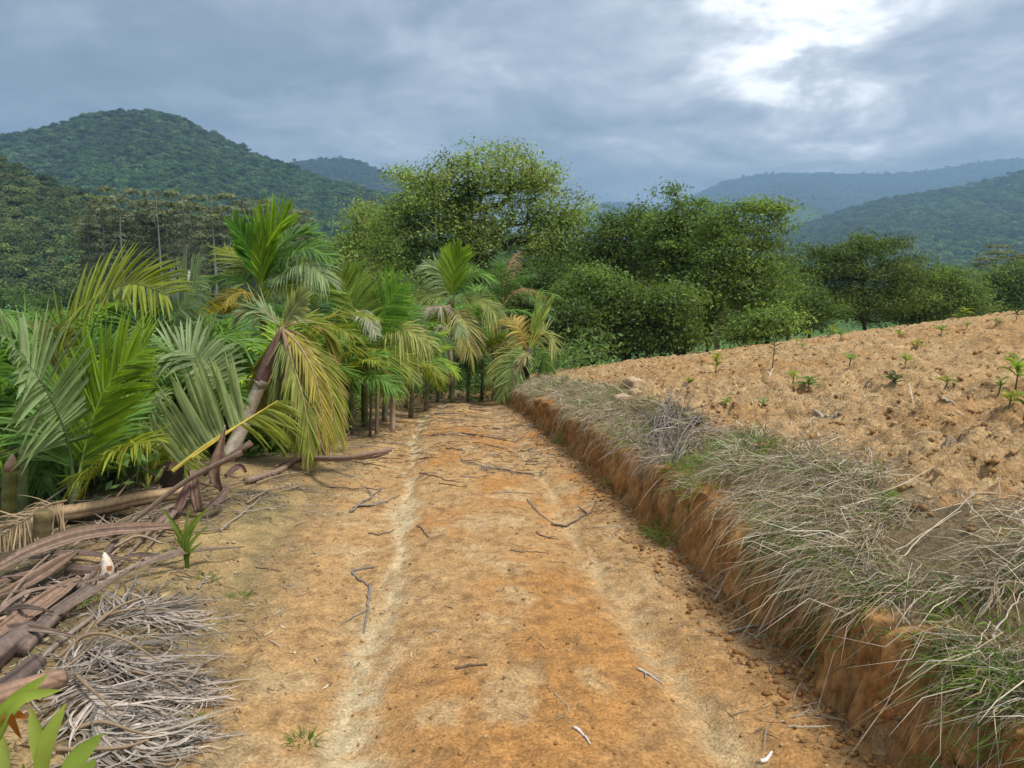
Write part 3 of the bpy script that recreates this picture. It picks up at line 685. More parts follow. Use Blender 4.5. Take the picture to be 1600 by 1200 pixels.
for pts, c, ll, ns in [
    ([CR, (468, 560, 7.80), (490, 630, 7.65), (502, 715, 7.50)], (.15, .16, .045), .34, .05), ([CR, (485, 550, 7.85), (515, 610, 7.75), (532, 700, 7.60)], (.15, .16, .025), .36, .05),
    ([CR, (478, 530, 8.10), (510, 580, 8.15), (528, 660, 8.10)], OLIVE, .38, .05), ([CR, (455, 560, 7.65), (462, 630, 7.50), (468, 705, 7.40)], (.13, .15, .03), .34, .05),
    ([CR, (445, 560, 7.70), (440, 620, 7.65), (436, 690, 7.60)], (.12, .155, .05), .33, .05), ([CR, (425, 545, 8.10), (408, 590, 8.20), (398, 650, 8.20)], (.16, .14, .03), .34, .05),
    ([CR, (470, 545, 7.70), (495, 600, 7.55), (515, 705, 7.40)], (.19, .165, .03), .3, .05), ([CR, (460, 580, 7.60), (478, 650, 7.40), (486, 735, 7.30)], (.14, .16, .03), .34, .05),
    ([CR, (420, 490, 8.00), (400, 478, 8.00), (375, 482, 8.00)], PALE, .3, .3), ([CR, (452, 490, FD), (462, 476, FD), (472, 462, FD)], (.20, .23, .12), .22, .3),
    ([CR, (470, 500, 8.10), (500, 505, 8.30), (520, 540, 8.40)], OLIVE, .36, .3)]:
    pts = [pts[0]] + [(CR[0] + .95 * (q[0] - CR[0]), CR[1] + .88 * (q[1] - CR[1]), q[2]) for q in pts[1:]]
    fr_ = frond(pf(*pts), ll=ll * 1.05, lw=.024, n=56, nrm=(.3, -.6, .5), ang=(28, 14), vee=ns, sag=.5, col=c, r0=.016, tipbrown=.25, rcol=(.26, .20, .11), start=.1, miss=.08, S=5)
    mkfrond(fr_, o)
for pts in ([(441, 512, 7.85), (450, 545, 7.70), (478, 620, 7.50), (508, 712, 7.35)], [(441, 512, 7.85), (446, 540, 7.70), (452, 600, 7.55)], [(440, 512, 7.80), (430, 545, 7.80), (415, 575, 7.80)]):
    V, F, C = tube(curve(pf(*pts), 14), np.linspace(.018, .010, 14), 6, (.28, .20, .13), streak=.3); mk('dead_leaf_stalk', V, F, M_WOOD, o, C)
# spear of young leaves
mkfrond(frond(pf((443, 512, FD), (455, 490, FD), (474, 455, 7.85)), ll=.28, lw=.03, n=14, nrm=(.4, -.8, .3), ang=(30, 12), sag=.05, col=(.22, .25, .13)), o)
# severed frond with stiff pale leaflets standing up
o = thing('severed_frond', 'severed palm frond with yellow stalk and pale leaflets standing upright over the stump', 'palm frond', gp(290, 745))
mkfrond(frond(pf((270, 736, 6.0), (320, 697, 6.05), (380, 660, 6.1), (434, 626, 6.15)), ll=.66, lw=.046, n=34, nrm=(0, 1, 0), ang=(84, 70), vee=.1, end=.70, sag=-.02, col=(.14, .17, .075), rcol=(.42, .36, .10), r0=.017, start=.08, sides=(1,), jit=.1), o, 'leaflets')
mkfrond(frond(pf((300, 715, 6.02), (380, 660, 6.1), (434, 626, 6.15)), ll=.36, lw=.034, n=26, nrm=(0, 1, .1), ang=(60, 30), vee=-.2, sag=.35, col=OLIVE, rcol=(.42, .36, .10), r0=.01, start=.55, sides=(-1,), miss=.2), o, 'leaflets')

def rpalm(label, px, pyc, d, L=1.6, nf=9, base=None, cols=(MIDG, OLIVE, DARKG, BRIGHT), tr=(.045, .035), tcol=(.16, .15, .09), lean=0., dead=0, name='palm', n=34, ll=.45, tilt=(15, 95), group='palms left of the track', seed=0):
    """palm with crown centre at pixel px,pyc and depth d, fronds in a spray"""
    global rng
    c = P(px, pyc, d); bx = c[0] + lean; b = G(bx, d) if base is None else base
    fr = []
    for i in range(nf):
        az = 2 * np.pi * (i / nf + .5 * ((i * 7) % 3) / nf) + rng.random() * .5 + seed
        el = R(tilt[0] + (tilt[1] - tilt[0]) * ((i * 5) % nf) / max(nf - 1, 1) + 8 * rng.normal())
        l = L * (.8 + .35 * rng.random()); h = np.array([math.cos(az), math.sin(az), 0]); k = [c]
        p = c.copy(); e = el
        for j in range(4):
            p = p + l / 4 * (h * math.sin(e) + np.array([0, 0, math.cos(e)])); k.append(p); e = min(e + R(16 + 9 * rng.random()), R(165))
        isd = i >= nf - dead
        co = TAN if isd else cols[rng.integers(len(cols))]
        fr.append(frond(k, ll=ll * (.85 + .3 * rng.random()), lw=.036, n=n, nrm=(h[0] * -.3, h[1] * -.3 - .05, 1) if el > .3 else -h + np.array([0, 0, .2]), sag=.35 + (.4 if isd else 0), col=np.array(co) * (.85 + .3 * rng.random()), start=.16, S=4, fold=False, tipbrown=.1))
    return palm(name, label, b, fr, trunk=[b, (b + c) / 2 + np.array([.03, 0, 0]), c], tr=tr, tcol=tcol, group=group)
# clump palm around x=570
b = G(*P(569, 632, 11.5)[:2]); D_ = 11.5
palm('palm', 'bushy palm with two bright fan-like fronds beside the pale cut post', b, [
    frond(pf((568, 545, D_), (586, 505, D_), (604, 478, D_), (626, 446, 11.4)), ll=.66, lw=.042, n=42, nrm=(-.1, -.85, .5), ang=(72, 35), sag=.12, col=(.10, .19, .03), start=.15, rcol=(.3, .33, .15)),
    frond(pf((568, 545, D_), (556, 495, D_), (545, 462, D_), (532, 428, 11.4)), ll=.66, lw=.04, n=42, nrm=(.1, -.85, .5), ang=(72, 35), sag=.12, col=(.12, .16, .03), start=.15),
    frond(pf((568, 545, D_), (540, 500, D_), (520, 480, 11.6), (495, 470, 11.7)), ll=.55, lw=.036, n=38, nrm=(0, -.4, .9), sag=.3, col=DARKG, start=.15),
    frond(pf((580, 555, D_), (600, 525, D_), (632, 515, 11.3), (672, 540, 11.1)), ll=.48, lw=.036, n=42, nrm=(0, -.4, .9), sag=.5, col=(.17, .18, .06), start=.15),
    frond(pf((566, 560, D_), (550, 550, 11.2), (530, 560, 11.), (508, 600, 10.8)), ll=.46, lw=.036, n=40, nrm=(0, -.4, .9), sag=.4, col=OLIVE, start=.15),
    frond(pf((580, 560, D_), (596, 545, 11.2), (608, 560, 11.), (612, 610, 10.9)), ll=.42, lw=.036, n=38, nrm=(0, -.4, .9), sag=.4, col=(.14, .18, .03), start=.15),
    frond(pf((568, 560, D_), (548, 530, 11.7), (520, 520, 11.9), (490, 540, 12)), ll=.5, lw=.036, n=38, nrm=(0, -.4, .9), sag=.4, col=MIDG, start=.15),
    frond(pf((556, 485, D_), (568, 492, 11.3), (580, 505, 11.2), (588, 522, 11.1)), ll=.2, lw=.03, n=30, nrm=(0, -.5, .8), sag=.5, col=(.20, .21, .16), start=.1),
    frond(pf((572, 555, D_), (590, 530, 11.8), (620, 500, 12.), (655, 480, 12.2)), ll=.5, lw=.036, n=38, nrm=(0, -.4, .9), sag=.35, col=MIDG, start=.15),
], trunk=[b, P(569, 590, D_), P(568, 540, D_)], tr=(.055, .045), tcol=(.13, .15, .05))
rpalm('slim palm with arching fronds just right of the bushy palm', 598, 552, 12.3, 1.1, 8, seed=.4, ll=.4)
# palm in front of the big tree
D_ = 17.0; b = G(*P(706, 600, D_)[:2])
palm('palm', 'feathery palm with arching fronds in front of the big tree', b, [
    frond(pf((706, 470, D_), (707, 440, D_), (712, 415, D_), (720, 392, 16.9)), ll=.7, lw=.05, n=38, nrm=(-.2, -.95, .2), ang=(45, 22), sag=.06, col=BRIGHT, start=.12),
    frond(pf((704, 470, D_), (694, 435, D_), (682, 418, D_), (664, 414, 17.1)), ll=.6, lw=.045, n=38, nrm=(0, -.5, .8), sag=.35, col=PALE, start=.15),
    frond(pf((704, 474, D_), (690, 462, D_), (668, 460, D_), (642, 482, 16.8)), ll=.55, lw=.042, n=38, nrm=(0, -.4, .9), sag=.45, col=(.13, .15, .04), start=.15),
    frond(pf((708, 474, D_), (725, 466, D_), (750, 468, D_), (778, 494, 16.8)), ll=.55, lw=.042, n=38, nrm=(0, -.4, .9), sag=.45, col=(.14, .165, .045), start=.15),
    frond(pf((708, 468, D_), (720, 440, D_), (738, 426, D_), (764, 430, 17.2)), ll=.6, lw=.042, n=38, nrm=(0, -.4, .9), sag=.4, col=MIDG, start=.15),
    frond(pf((705, 476, D_), (692, 480, 16.7), (676, 480, 16.6), (656, 484, 16.5)), ll=.3, lw=.036, n=34, nrm=(0, -.4, .9), sag=.7, col=(.19, .165, .13), start=.15),
    frond(pf((706, 480, D_), (715, 490, 16.8), (728, 510, 16.6), (736, 545, 16.5)), ll=.5, lw=.04, n=34, nrm=(0, -.5, .8), sag=.5, col=(.22, .20, .08), start=.15),
    frond(pf((704, 480, D_), (690, 492, 16.8), (680, 515, 16.6), (676, 545, 16.5)), ll=.45, lw=.04, n=34, nrm=(0, -.5, .8), sag=.5, col=OLIVE, start=.15),
], trunk=[b, P(707, 540, D_), P(706, 466, D_)], tr=(.06, .05))
D_ = 15.5; b = gp(704, 622)
palm('broken_palm', 'thin pale palm trunk topped by a withered mop near the end of the track', b, [
    frond(pf((703, 528, D_), (695, 520, D_), (684, 535, D_), (680, 570, D_)), ll=.34, lw=.036, n=28, nrm=UP, sag=.8, col=(.17, .16, .10), start=.1),
    frond(pf((703, 528, D_), (712, 518, D_), (726, 530, D_), (738, 565, D_)), ll=.34, lw=.036, n=28, nrm=UP, sag=.8, col=(.18, .18, .06), start=.1),
    frond(pf((703, 528, D_), (708, 515, D_), (716, 505, D_), (720, 520, 15.3)), ll=.34, lw=.036, n=24, nrm=UP, sag=.5, col=PALE, start=.1),
    frond(pf((703, 528, D_), (696, 515, D_), (690, 512, D_), (680, 525, 15.4)), ll=.3, lw=.036, n=24, nrm=UP, sag=.5, col=(.19, .175, .13), start=.1)],
    trunk=[b, P(704, 575, D_), P(703, 525, D_)], tr=(.055, .042), tcol=(.34, .31, .25))
D_ = 17.0; kb = gp(821, 596)
palm('battered_palm', 'battered palm with snapped spiky leaves at the end of the bank', kb, [
    frond(pf((826, 548, D_), (832, 520, D_), (838, 490, D_), (842, 462, D_)), ll=.32, lw=.05, n=14, nrm=(.2, -.9, .2), ang=(22, 8), sag=.0, col=(.17, .23, .06), start=.3),
    frond(pf((826, 548, D_), (836, 525, D_), (848, 495, D_), (862, 466, D_)), ll=.3, lw=.05, n=12, nrm=(.2, -.9, .2), ang=(22, 8), sag=.0, col=(.18, .23, .06), start=.3),
    frond(pf((825, 548, D_), (812, 540, D_), (792, 555, 16.8), (776, 585, 16.6)), ll=.5, lw=.045, n=34, nrm=(0, -.5, .8), sag=.5, col=(.18, .19, .06), start=.12),
    frond(pf((825, 550, D_), (815, 552, 16.7), (800, 575, 16.5), (786, 622, 16.3)), ll=.5, lw=.045, n=34, nrm=(.2, -.6, .6), sag=.5, col=(.10, .14, .04), start=.12),
    frond(pf((825, 550, D_), (822, 555, 16.6), (812, 570, 16.5), (806, 592, 16.4)), ll=.3, lw=.05, n=24, nrm=(0, -.6, .6), ang=(30, 15), sag=.3, col=(.18, .165, .08), start=.1),
    frond(pf((827, 548, D_), (842, 525, D_), (856, 520, D_), (868, 545, D_)), ll=.42, lw=.04, n=28, nrm=(0, -.5, .8), sag=.5, col=(.19, .20, .07), start=.12, miss=.3),
    frond(pf((827, 548, D_), (838, 545, 17.1), (848, 560, 17.2), (852, 590, 17.2)), ll=.4, lw=.04, n=28, nrm=(0, -.5, .8), sag=.5, col=MIDG, start=.12),
    frond(pf((824, 548, D_), (812, 515, D_), (795, 500, 17.2), (772, 512, 17.3)), ll=.5, lw=.04, n=34, nrm=(0, -.5, .8), sag=.4, col=(.21, .16, .04), start=.12),
], trunk=[kb, P(822, 575, D_), P(826, 545, D_)], tr=(.11, .075), tcol=(.085, .07, .055))
for lab, px, py, d, L, nf, kw in [
    ('dark palm with drooping fronds right of the feathery palm', 785, 478, 20, 1.9, 10, dict(cols=(DARKG, MIDG), dead=2, tcol=(.09, .08, .06))),
    ('dark slender palm between the feathery palm and the big tree trunk', 752, 505, 19, 1.5, 9, dict(cols=(DARKG, MIDG), dead=2, tcol=(.10, .09, .07))),
    ('small fan-leaved palm low beside the end of the track', 664, 562, 15, .75, 9, dict(cols=(BRIGHT, MIDG), ll=.32, tilt=(10, 80))),
    ('leafy palm half hidden left of the track end', 632, 540, 16, 1.1, 9, dict(cols=(MIDG, DARKG))),
    ('short palm with a grey dead frond left of the feathery palm', 640, 572, 13.5, .8, 8, dict(cols=(MIDG, OLIVE), dead=1, ll=.32)),
    ('dark palm growing behind the bushy palm', 520, 515, 14.5, 1.5, 10, dict(cols=(DARKG, MIDG))),
    ('low palm at the track edge below the bushy palm', 545, 600, 10.5, .8, 8, dict(cols=(MIDG, OLIVE), ll=.34, tilt=(20, 80))),
    ('shadowed palm behind the fallen crown', 470, 545, 10.5, 1.2, 9, dict(cols=(DARKG, MIDG, OLIVE))),
    ('deep green palm low behind the severed frond', 385, 580, 9.5, 1.2, 9, dict(cols=(DARKG, MIDG))),
    ('palm with yellowing fronds left of the tall palm', 320, 560, 11, 1.2, 9, dict(cols=(MIDG, OLIVE, YEL))),
    ('palm tuft in the shade at the far left edge', 20, 640, 7.0, 1.0, 9, dict(cols=(DARKG, MIDG))),
    ('dark palm tuft below the olive palm', 180, 640, 8.2, 1.0, 9, dict(cols=(DARKG, MIDG, OLIVE))),
    ('drooping palm clump left of the battered palm', 770, 545, 18, 1.0, 9, dict(cols=(MIDG, OLIVE, DARKG), dead=2)),
    ('slender palm standing below the feathery palm', 730, 555, 18.5, 1.0, 8, dict(cols=(MIDG, DARKG), dead=1)),
    ('weathered palm between the cut post and the feathery palm', 682, 530, 17.5, 1.0, 8, dict(cols=(MIDG, OLIVE))),
    ('palm crown poking from the trees right of the big tree', 1000, 385, 31, 2.4, 10, dict(cols=(DARKG,), group='palms among the trees')),
    ('bright young palm in front of the shaded far left palms', 40, 690, 6.6, .9, 9, dict(cols=(BRIGHT, MIDG), ll=.4)),
    ('bushy light green palm between the bright palm and the stump', 200, 705, 7.2, .8, 10, dict(cols=(BRIGHT, MIDG, OLIVE), ll=.36)),
    ('light green palm crown below the tall palm', 440, 600, 9.0, 1.0, 10, dict(cols=(MIDG, BRIGHT), ll=.4)),
    ('light palm spray left of the withering crown', 345, 640, 8.4, .9, 9, dict(cols=(BRIGHT, MIDG), ll=.38)),
    ('bright palm spray right of the withering crown', 500, 575, 11.2, 1.0, 10, dict(cols=(BRIGHT, MIDG), ll=.4)),
    ('fresh green palm above the low undergrowth at far left', 140, 580, 8.8, 1.2, 10, dict(cols=(MIDG, BRIGHT), ll=.45)),
    ('second dark palm crown among the right hand trees', 1085, 398, 30, 2.0, 10, dict(cols=(DARKG,), group='palms among the trees'))]:
    rpalm(lab, px, py, d, L, nf, seed=px * .37, **kw)

# ------------------------------------------------------------------ broadleaf trees
def tree(name, label, base, blobs, depth, ncl, nlf, leaf=.14, cols=GREENS, tr=.16, bark=(.10, .085, .065), cr=.42, flat=.5, group='trees beyond the track', cat='tree', trunk=None, extra=None, gain=1., aspect=.42, tips=.010):
    """blobs: crown lobes given as (px, py, half width px, half height px[, depth offset]) at the tree's depth"""
    cr = cr * .84; ncl = int(ncl * 1.2); flat = max(flat, .45); leaf = leaf * .9
    o = thing(name, label, cat, base, group)
    cs, ws = [], []
    for bl in blobs:
        dd = depth + (bl[4] if len(bl) > 4 else 0); c = P(bl[0], bl[1], dd); mpp = dd / FPX * .985
        cs.append((c, np.array([bl[2] * mpp, max(bl[2], bl[3]) * mpp * .9, bl[3] * mpp]))); ws.append(bl[2] * bl[3])
    ws = np.array(ws, float); ws /= ws.sum()
    pick = rng.choice(len(cs), ncl, p=ws); q = nrmz(rng.normal(size=(ncl, 3))) * (rng.random((ncl, 1))**.45) * (1 + .45 * rng.random((ncl, 1)) * (rng.random((ncl, 1)) < .2))
    C3 = np.array([cs[i][0] for i in pick]) + q * np.array([cs[i][1] for i in pick])
    gz = Hs(C3[:, 0], C3[:, 1]); C3[:, 2] = np.maximum(C3[:, 2], gz + .15)
    # skeleton
    low = np.array([c for c, _ in cs]); top = np.average(low, axis=0, weights=ws) if trunk is None else np.asarray(trunk[-1])
    tp = curve([base, base * .6 + top * .4 + np.array([.12, 0, 0]), top] if trunk is None else trunk, 9)
    nodes = [p for p in tp]; par = [-1] + list(range(8)); paths = []
    order = np.argsort(np.linalg.norm(C3 - top, axis=1) + 0 * C3[:, 2])
    NA = np.zeros((9 + ncl * 3, 3)); NA[:9] = tp; cnt = 9; par = par + [0] * (ncl * 3); term = []
    for i in order:
        p = C3[i]; dv = p - NA[:cnt]; dist = np.linalg.norm(dv, axis=1) + .8 * np.maximum(0, NA[:cnt, 2] - p[2])
        dist[:3] += 3; j = int(np.argmin(dist)); a = NA[j]
        mid1 = a + (p - a) * .35 + rng.normal(size=3) * .06 * dist[j] + np.array([0, 0, .05 * dist[j]]); mid2 = a + (p - a) * .7 + rng.normal(size=3) * .06 * dist[j] + np.array([0, 0, .06 * dist[j]])
        for k, pt in enumerate((mid1, mid2, p)):
            NA[cnt] = pt; par[cnt] = j if k == 0 else cnt - 1; cnt += 1
        term.append(cnt - 1); paths.append((j, cnt - 3, cnt - 2, cnt - 1))
    w = np.zeros(cnt); w[term] = 1
    for i in range(cnt - 1, 0, -1): w[par[i]] += w[i]
    rad = np.minimum(tips * np.maximum(w, 1)**.45, tr)
    rad[:9] = np.maximum(rad[:9], tr * np.linspace(1.15, .6, 9))
    parts = [tube(tp, rad[:9], 8, bark, cap=False, rough=.1)]
    for pa in paths:
        ix = list(pa); r = rad[ix].copy(); r[0] = min(r[0], r[1] * 1.5)
        parts.append(tube(NA[ix], r, 4, bark, cap=False))
    V, F, C = cat_(parts); mk('trunk', V, F, M_BARK, o, C, True)
    def leaves(cen, n, size, colset, cr_, g):
        m_ = len(cen); N_ = m_ * n
        off = rng.normal(size=(m_, n, 3)) * np.array([1, 1, flat]) * cr_ * (.6 + .6 * rng.random((m_, 1, 1)))
        pos = (cen[:, None] + off).reshape(-1, 3)
        nn = nrmz(rng.normal(size=(N_, 3)) * .75 + np.array([0, 0, .7]) + .5 * nrmz(off.reshape(-1, 3))); ax = nrmz(np.cross(nn, rng.normal(size=(N_, 3)))); bx = np.cross(nn, ax)
        l = size * (.5 + 1. * rng.random((N_, 1))); wd = l * aspect
        V = np.stack([pos - ax * l * .5, pos - bx * wd * .5 + nn * l * .06, pos + ax * l * .5, pos + bx * wd * .5 + nn * l * .06], 1).reshape(-1, 3)
        cc = colset[rng.integers(len(colset), size=m_)] * (.55 + .85 * rng.random((m_, 1))) * g * np.array([1.08, 1., .9])
        cc = np.repeat(cc, n, 0) * (.75 + .5 * rng.random((N_, 1)))
        return V, np.arange(N_ * 4).reshape(-1, 4), np.repeat(cc, 4, 0)
    V, F, C = leaves(C3, nlf, leaf, np.asarray(cols), cr, gain); mk('crown', V, F, M_LEAF, o, C)
    if extra is not None:
        nm, bl2, n2, nl2, co2, lf2 = extra; c2 = []
        for bl in bl2:
            c = P(bl[0], bl[1], depth - .6); mpp = depth / FPX
            c2.append(c + rng.normal(size=(n2, 3)) * np.array([bl[2], bl[2], bl[3]]) * mpp * .5)
        V, F, C = leaves(np.vstack(c2), nl2, lf2, np.asarray(co2), .3, 1.); mk(nm, V, F, M_LEAF, o, C)
    return o
def gb(px, d): x = (px - 800) / FPX * d * 1.02; return G(x, d, -.05)
LT = 1.12 * np.array([[.115, .165, .045], [.135, .185, .055], [.095, .14, .04], [.15, .185, .07], [.10, .16, .04]])
MG = np.array([[.060, .105, .028], [.075, .125, .034], [.09, .145, .04], [.05, .09, .03], [.085, .12, .035]])
DG = np.array([[.038, .072, .022], [.05, .09, .026], [.03, .058, .02], [.06, .105, .03]])
tree('broadleaf_tree', 'tall spreading tree with airy light green crown and vine covered trunk at the track end', gb(730, 31), [
    (760, 252, 58, 26), (815, 243, 22, 18), (700, 270, 40, 26), (645, 285, 34, 36), (640, 330, 40, 26), (705, 318, 55, 40), (790, 305, 62, 36), (862, 300, 48, 32), (905, 330, 22, 22), (880, 345, 48, 30),
    (760, 370, 85, 36), (840, 395, 66, 36), (660, 375, 52, 28), (720, 425, 80, 34), (820, 440, 80, 36), (780, 480, 90, 30), (780, 275, 70, 30), (830, 275, 44, 26), (740, 345, 70, 36), (850, 360, 60, 34), (690, 300, 50, 36), (600, 395, 44, 30), (610, 340, 36, 30), (580, 420, 44, 30), (640, 430, 60, 34), (885, 400, 46, 40), (870, 455, 50, 36)], 31, 760, 66, .14, LT * .93, .30, (.07, .06, .048), .46, .42,
    trunk=[gb(735, 31), P(738, 500, 31), P(742, 430, 31), P(735, 360, 31)],
    extra=('vine', [(648, 372, 12, 30), (660, 415, 16, 26), (676, 440, 24, 16), (732, 292, 14, 16), (720, 315, 14, 16), (712, 430, 40, 30), (760, 455, 60, 30), (820, 450, 40, 30)], 16, 46, DG * .62, .15), tips=.013)
tree('broadleaf_tree', 'light green tree leaning out left of the tall spreading tree', gb(590, 36), [
    (565, 330, 26, 18), (572, 355, 40, 26), (545, 385, 38, 24), (600, 385, 50, 32), (560, 420, 56, 26), (620, 430, 52, 34)], 36, 230, 60, .16, LT * .92, .18, (.08, .07, .055), .5, .42)
tree('broadleaf_tree', 'grey green bushy tree low behind the bushy palm', gb(615, 26), [(590, 455, 50, 24), (640, 465, 52, 34), (600, 500, 60, 30), (650, 520, 50, 30)], 26, 150, 60, .12, (MG * 1.1 + .012), .12, cr=.4)
tree('broadleaf_tree', 'dark leafy tree filling the gap under the tall spreading tree', gb(800, 27), [(810, 470, 72, 34), (860, 440, 46, 40), (760, 490, 60, 30), (850, 510, 46, 40)], 27, 230, 60, .13, DG, .14, cr=.4)
tree('broadleaf_tree', 'slender tree with dark feathery top right of the tall spreading tree', gb(975, 30), [(988, 345, 28, 18), (1000, 332, 14, 14), (960, 368, 44, 22), (990, 385, 52, 26), (940, 395, 40, 30), (985, 420, 60, 34), (1010, 360, 28, 24), (930, 430, 50, 36), (955, 345, 18, 12)], 30, 300, 56, .14, MG * .82, .14, cr=.36)
tree('broadleaf_tree', 'upright bright green tree in the middle of the right hand group', gb(1060, 28), [(1064, 318, 14, 18), (1058, 345, 32, 22), (1095, 335, 26, 20), (1040, 385, 42, 28), (1085, 390, 46, 30), (1060, 430, 60, 34), (1030, 360, 30, 24), (1110, 365, 36, 26), (1090, 450, 56, 34), (1050, 300, 10, 10)], 28, 330, 56, .14, MG, .15, cr=.36)
tree('broadleaf_tree', 'tall tree with pale trunk and layered branches reaching right', gb(1122, 26), [(1135, 335, 34, 18), (1172, 325, 20, 14), (1200, 332, 30, 12), (1222, 352, 18, 9), (1150, 362, 52, 22), (1205, 382, 34, 12), (1130, 400, 50, 26), (1165, 415, 44, 22), (1215, 415, 26, 9), (1180, 445, 40, 18), (1110, 430, 40, 26), (1118, 352, 26, 20), (1212, 322, 16, 8), (1135, 445, 56, 26), (1190, 470, 44, 22), (1225, 440, 26, 14), (1095, 470, 44, 30)], 26, 420, 54, .13, MG * 1.05, .085, (.30, .28, .24), .34, .35,
     tips=.008, trunk=[gb(1116, 26), P(1120, 520, 26), P(1133, 450, 26), P(1142, 385, 26)])
tree('broadleaf_tree', 'yellowish green young tree in front of the right hand group', gb(925, 25), [(915, 440, 46, 30), (950, 460, 50, 34), (900, 480, 38, 36)], 25, 180, 56, .13, MG * 1.12, .1, cr=.36)
tree('broadleaf_tree', 'broad leafy tree closing the gap behind the right hand group', gb(1000, 36), [(900, 420, 50, 36), (950, 410, 50, 34), (1020, 420, 56, 36), (1090, 420, 56, 40), (1160, 430, 50, 40), (1215, 435, 40, 34), (1000, 470, 90, 36), (1120, 480, 90, 36)], 36, 330, 56, .17, DG * 1.25, .14, cr=.5)
for lab, px, d, bl, cs_, n in [
    ('dense dark shrub beside the grassy patch', 905, 24, [(905, 520, 36, 34), (930, 540, 40, 22), (895, 500, 26, 30)], MG * .72, 170),
    ('dense shrub under the slender feathery tree', 970, 24.5, [(975, 490, 50, 36), (960, 540, 46, 18), (1000, 520, 40, 30)], MG * .8, 190),
    ('leafy shrub under the upright bright tree', 1050, 24, [(1045, 475, 50, 36), (1060, 520, 44, 26), (1030, 530, 36, 20)], MG * .85, 190),
    ('dark shrub at the foot of the pale trunk', 1100, 27.5, [(1095, 460, 40, 40), (1090, 510, 40, 26)], DG, 140),
    ('bright leaved shrub right of the pale trunk', 1190, 24.5, [(1185, 508, 40, 20), (1215, 500, 30, 18), (1160, 520, 26, 16)], MG * 1.15, 120),
    ('tall dark bush behind the pale trunk', 1190, 30, [(1185, 450, 48, 36), (1210, 470, 44, 40), (1170, 500, 40, 30)], DG * 1.1, 200),
    ('dark bush behind the stems of the flat topped tree', 1340, 40, [(1320, 478, 50, 22), (1370, 485, 60, 22)], DG * .8, 170),
    ('dark bush between the flat topped tree and the rounded tree', 1425, 41, [(1420, 475, 50, 24), (1450, 490, 50, 18)], DG * .9, 150),
    ('dark bush at the left foot of the flat topped tree', 1255, 31, [(1250, 465, 40, 32), (1270, 490, 50, 26), (1235, 500, 40, 20)], DG * .9, 180)]:
    tree('shrub', lab, gb(px, d), bl, d, n, 52, .13, cs_, .06, cr=.36, cat='shrub', group='shrubs beyond the field')
tree('flat_topped_tree', 'dark flat topped spreading tree behind the field', gb(1345, 36), [
    (1262, 392, 34, 9), (1300, 402, 40, 12), (1348, 378, 30, 11), (1372, 386, 36, 12), (1402, 380, 20, 7), (1330, 398, 52, 14), (1395, 412, 36, 13), (1290, 428, 46, 16), (1360, 428, 60, 16), (1420, 430, 40, 18), (1310, 455, 60, 16), (1400, 460, 60, 24), (1280, 470, 46, 18), (1240, 440, 40, 22), (1345, 470, 70, 18), (1425, 405, 22, 7), (1235, 405, 22, 8)],
    36, 420, 60, .15, MG * .66, .075, (.05, .042, .035), .46, .3, trunk=[gb(1345, 36), P(1346, 490, 36), P(1348, 450, 36), P(1345, 410, 36)])
tree('broadleaf_tree', 'rounded yellow green tree right of the flat topped tree', gb(1475, 39), [(1455, 432, 38, 16), (1490, 440, 32, 20), (1515, 462, 30, 20), (1450, 465, 52, 22), (1480, 480, 60, 18)], 39, 240, 60, .15, MG * 1.05, .14, cr=.45, flat=.4)
tree('broadleaf_tree', 'dark olive tree at the right edge behind the field', gb(1580, 46), [(1568, 440, 34, 22), (1605, 428, 40, 24), (1560, 468, 36, 20), (1610, 465, 50, 26)], 46, 230, 60, .18, DG * 1.1 + .01, .18, cr=.55)
tree('broadleaf_tree', 'thin dark tree standing behind the dark bushes right of the pale trunk', gb(1225, 44), [(1235, 425, 30, 20), (1215, 450, 36, 22)], 44, 90, 60, .18, DG * 1.2, .12, cr=.5)

# ------------------------------------------------------------------ far trees
def stand_tree(kind):
    """tall plantation tree: bare grey trunk, short tiers of branches, small flat tuft on top (unit height 1 -> metres by scale)"""
    o = thing('plantation_tree', 'tall slim plantation tree with pale bare trunk in the far left stand', 'tree', (0, 0, 0), 'tall trees in the far left stand')
    h = 17.; parts = [tube(curve([(0, 0, 0), (.15, 0, h * .5), (0, .1, h)], 8), np.linspace(.2, .06, 8), 6, (.24, .22, .19), cap=False)]
    cs, rr = [], []
    tiers = {0: [.5, .6, .7, .78, .86, .93, 1.0], 1: [.28, .4, .5, .6, .7, .8, .88, .95], 2: [.8, .9, .98]}[kind]
    for f in tiers:
        n = 4
        for a in rng.random(n) * 6.28:
            l = (1.2 + .9 * rng.random()) * (1.25 - .6 * f) * (1.5 if kind == 2 or f > .97 else 1)
            p = np.array([l * math.cos(a), l * math.sin(a), f * h + .25 * l]); cs.append(p); rr.append(.45 + .3 * rng.random())
            parts.append(tube(np.array([[0, 0, f * h - .1], p]), [.05, .025], 3, (.22, .2, .17), cap=False))
    V, F, C = cat_(parts); mk('trunk', V, F, M_BARK, o, C)
    cs = np.array(cs); rr = np.array(rr); V, F, C = crowns(cs, rr * 1.5, rr * .75, 42, np.tile([.095, .105, .060], (len(cs), 1)) * (.75 + .5 * rng.random((len(cs), 1))), up=.5, ql=.24)
    mk('crown', V, F, M_LEAF, o, C); return o
protos = [stand_tree(0), stand_tree(1), stand_tree(2)]
spots = []
for i in range(58):
    px = 150 + 335 * rng.random(); d = 120 + 45 * rng.random(); spots.append((px, d, .9 + .22 * rng.random(), int(rng.integers(0, 2))))
TALL = ['tallest slim tree of the far stand, with two tufts on a pale trunk', 'slim tree right of the tallest one in the far stand', 'tall tufted tree above the white house', 'slim tufted tree right of the white house', 'tall tufted tree at the left end of the far stand']
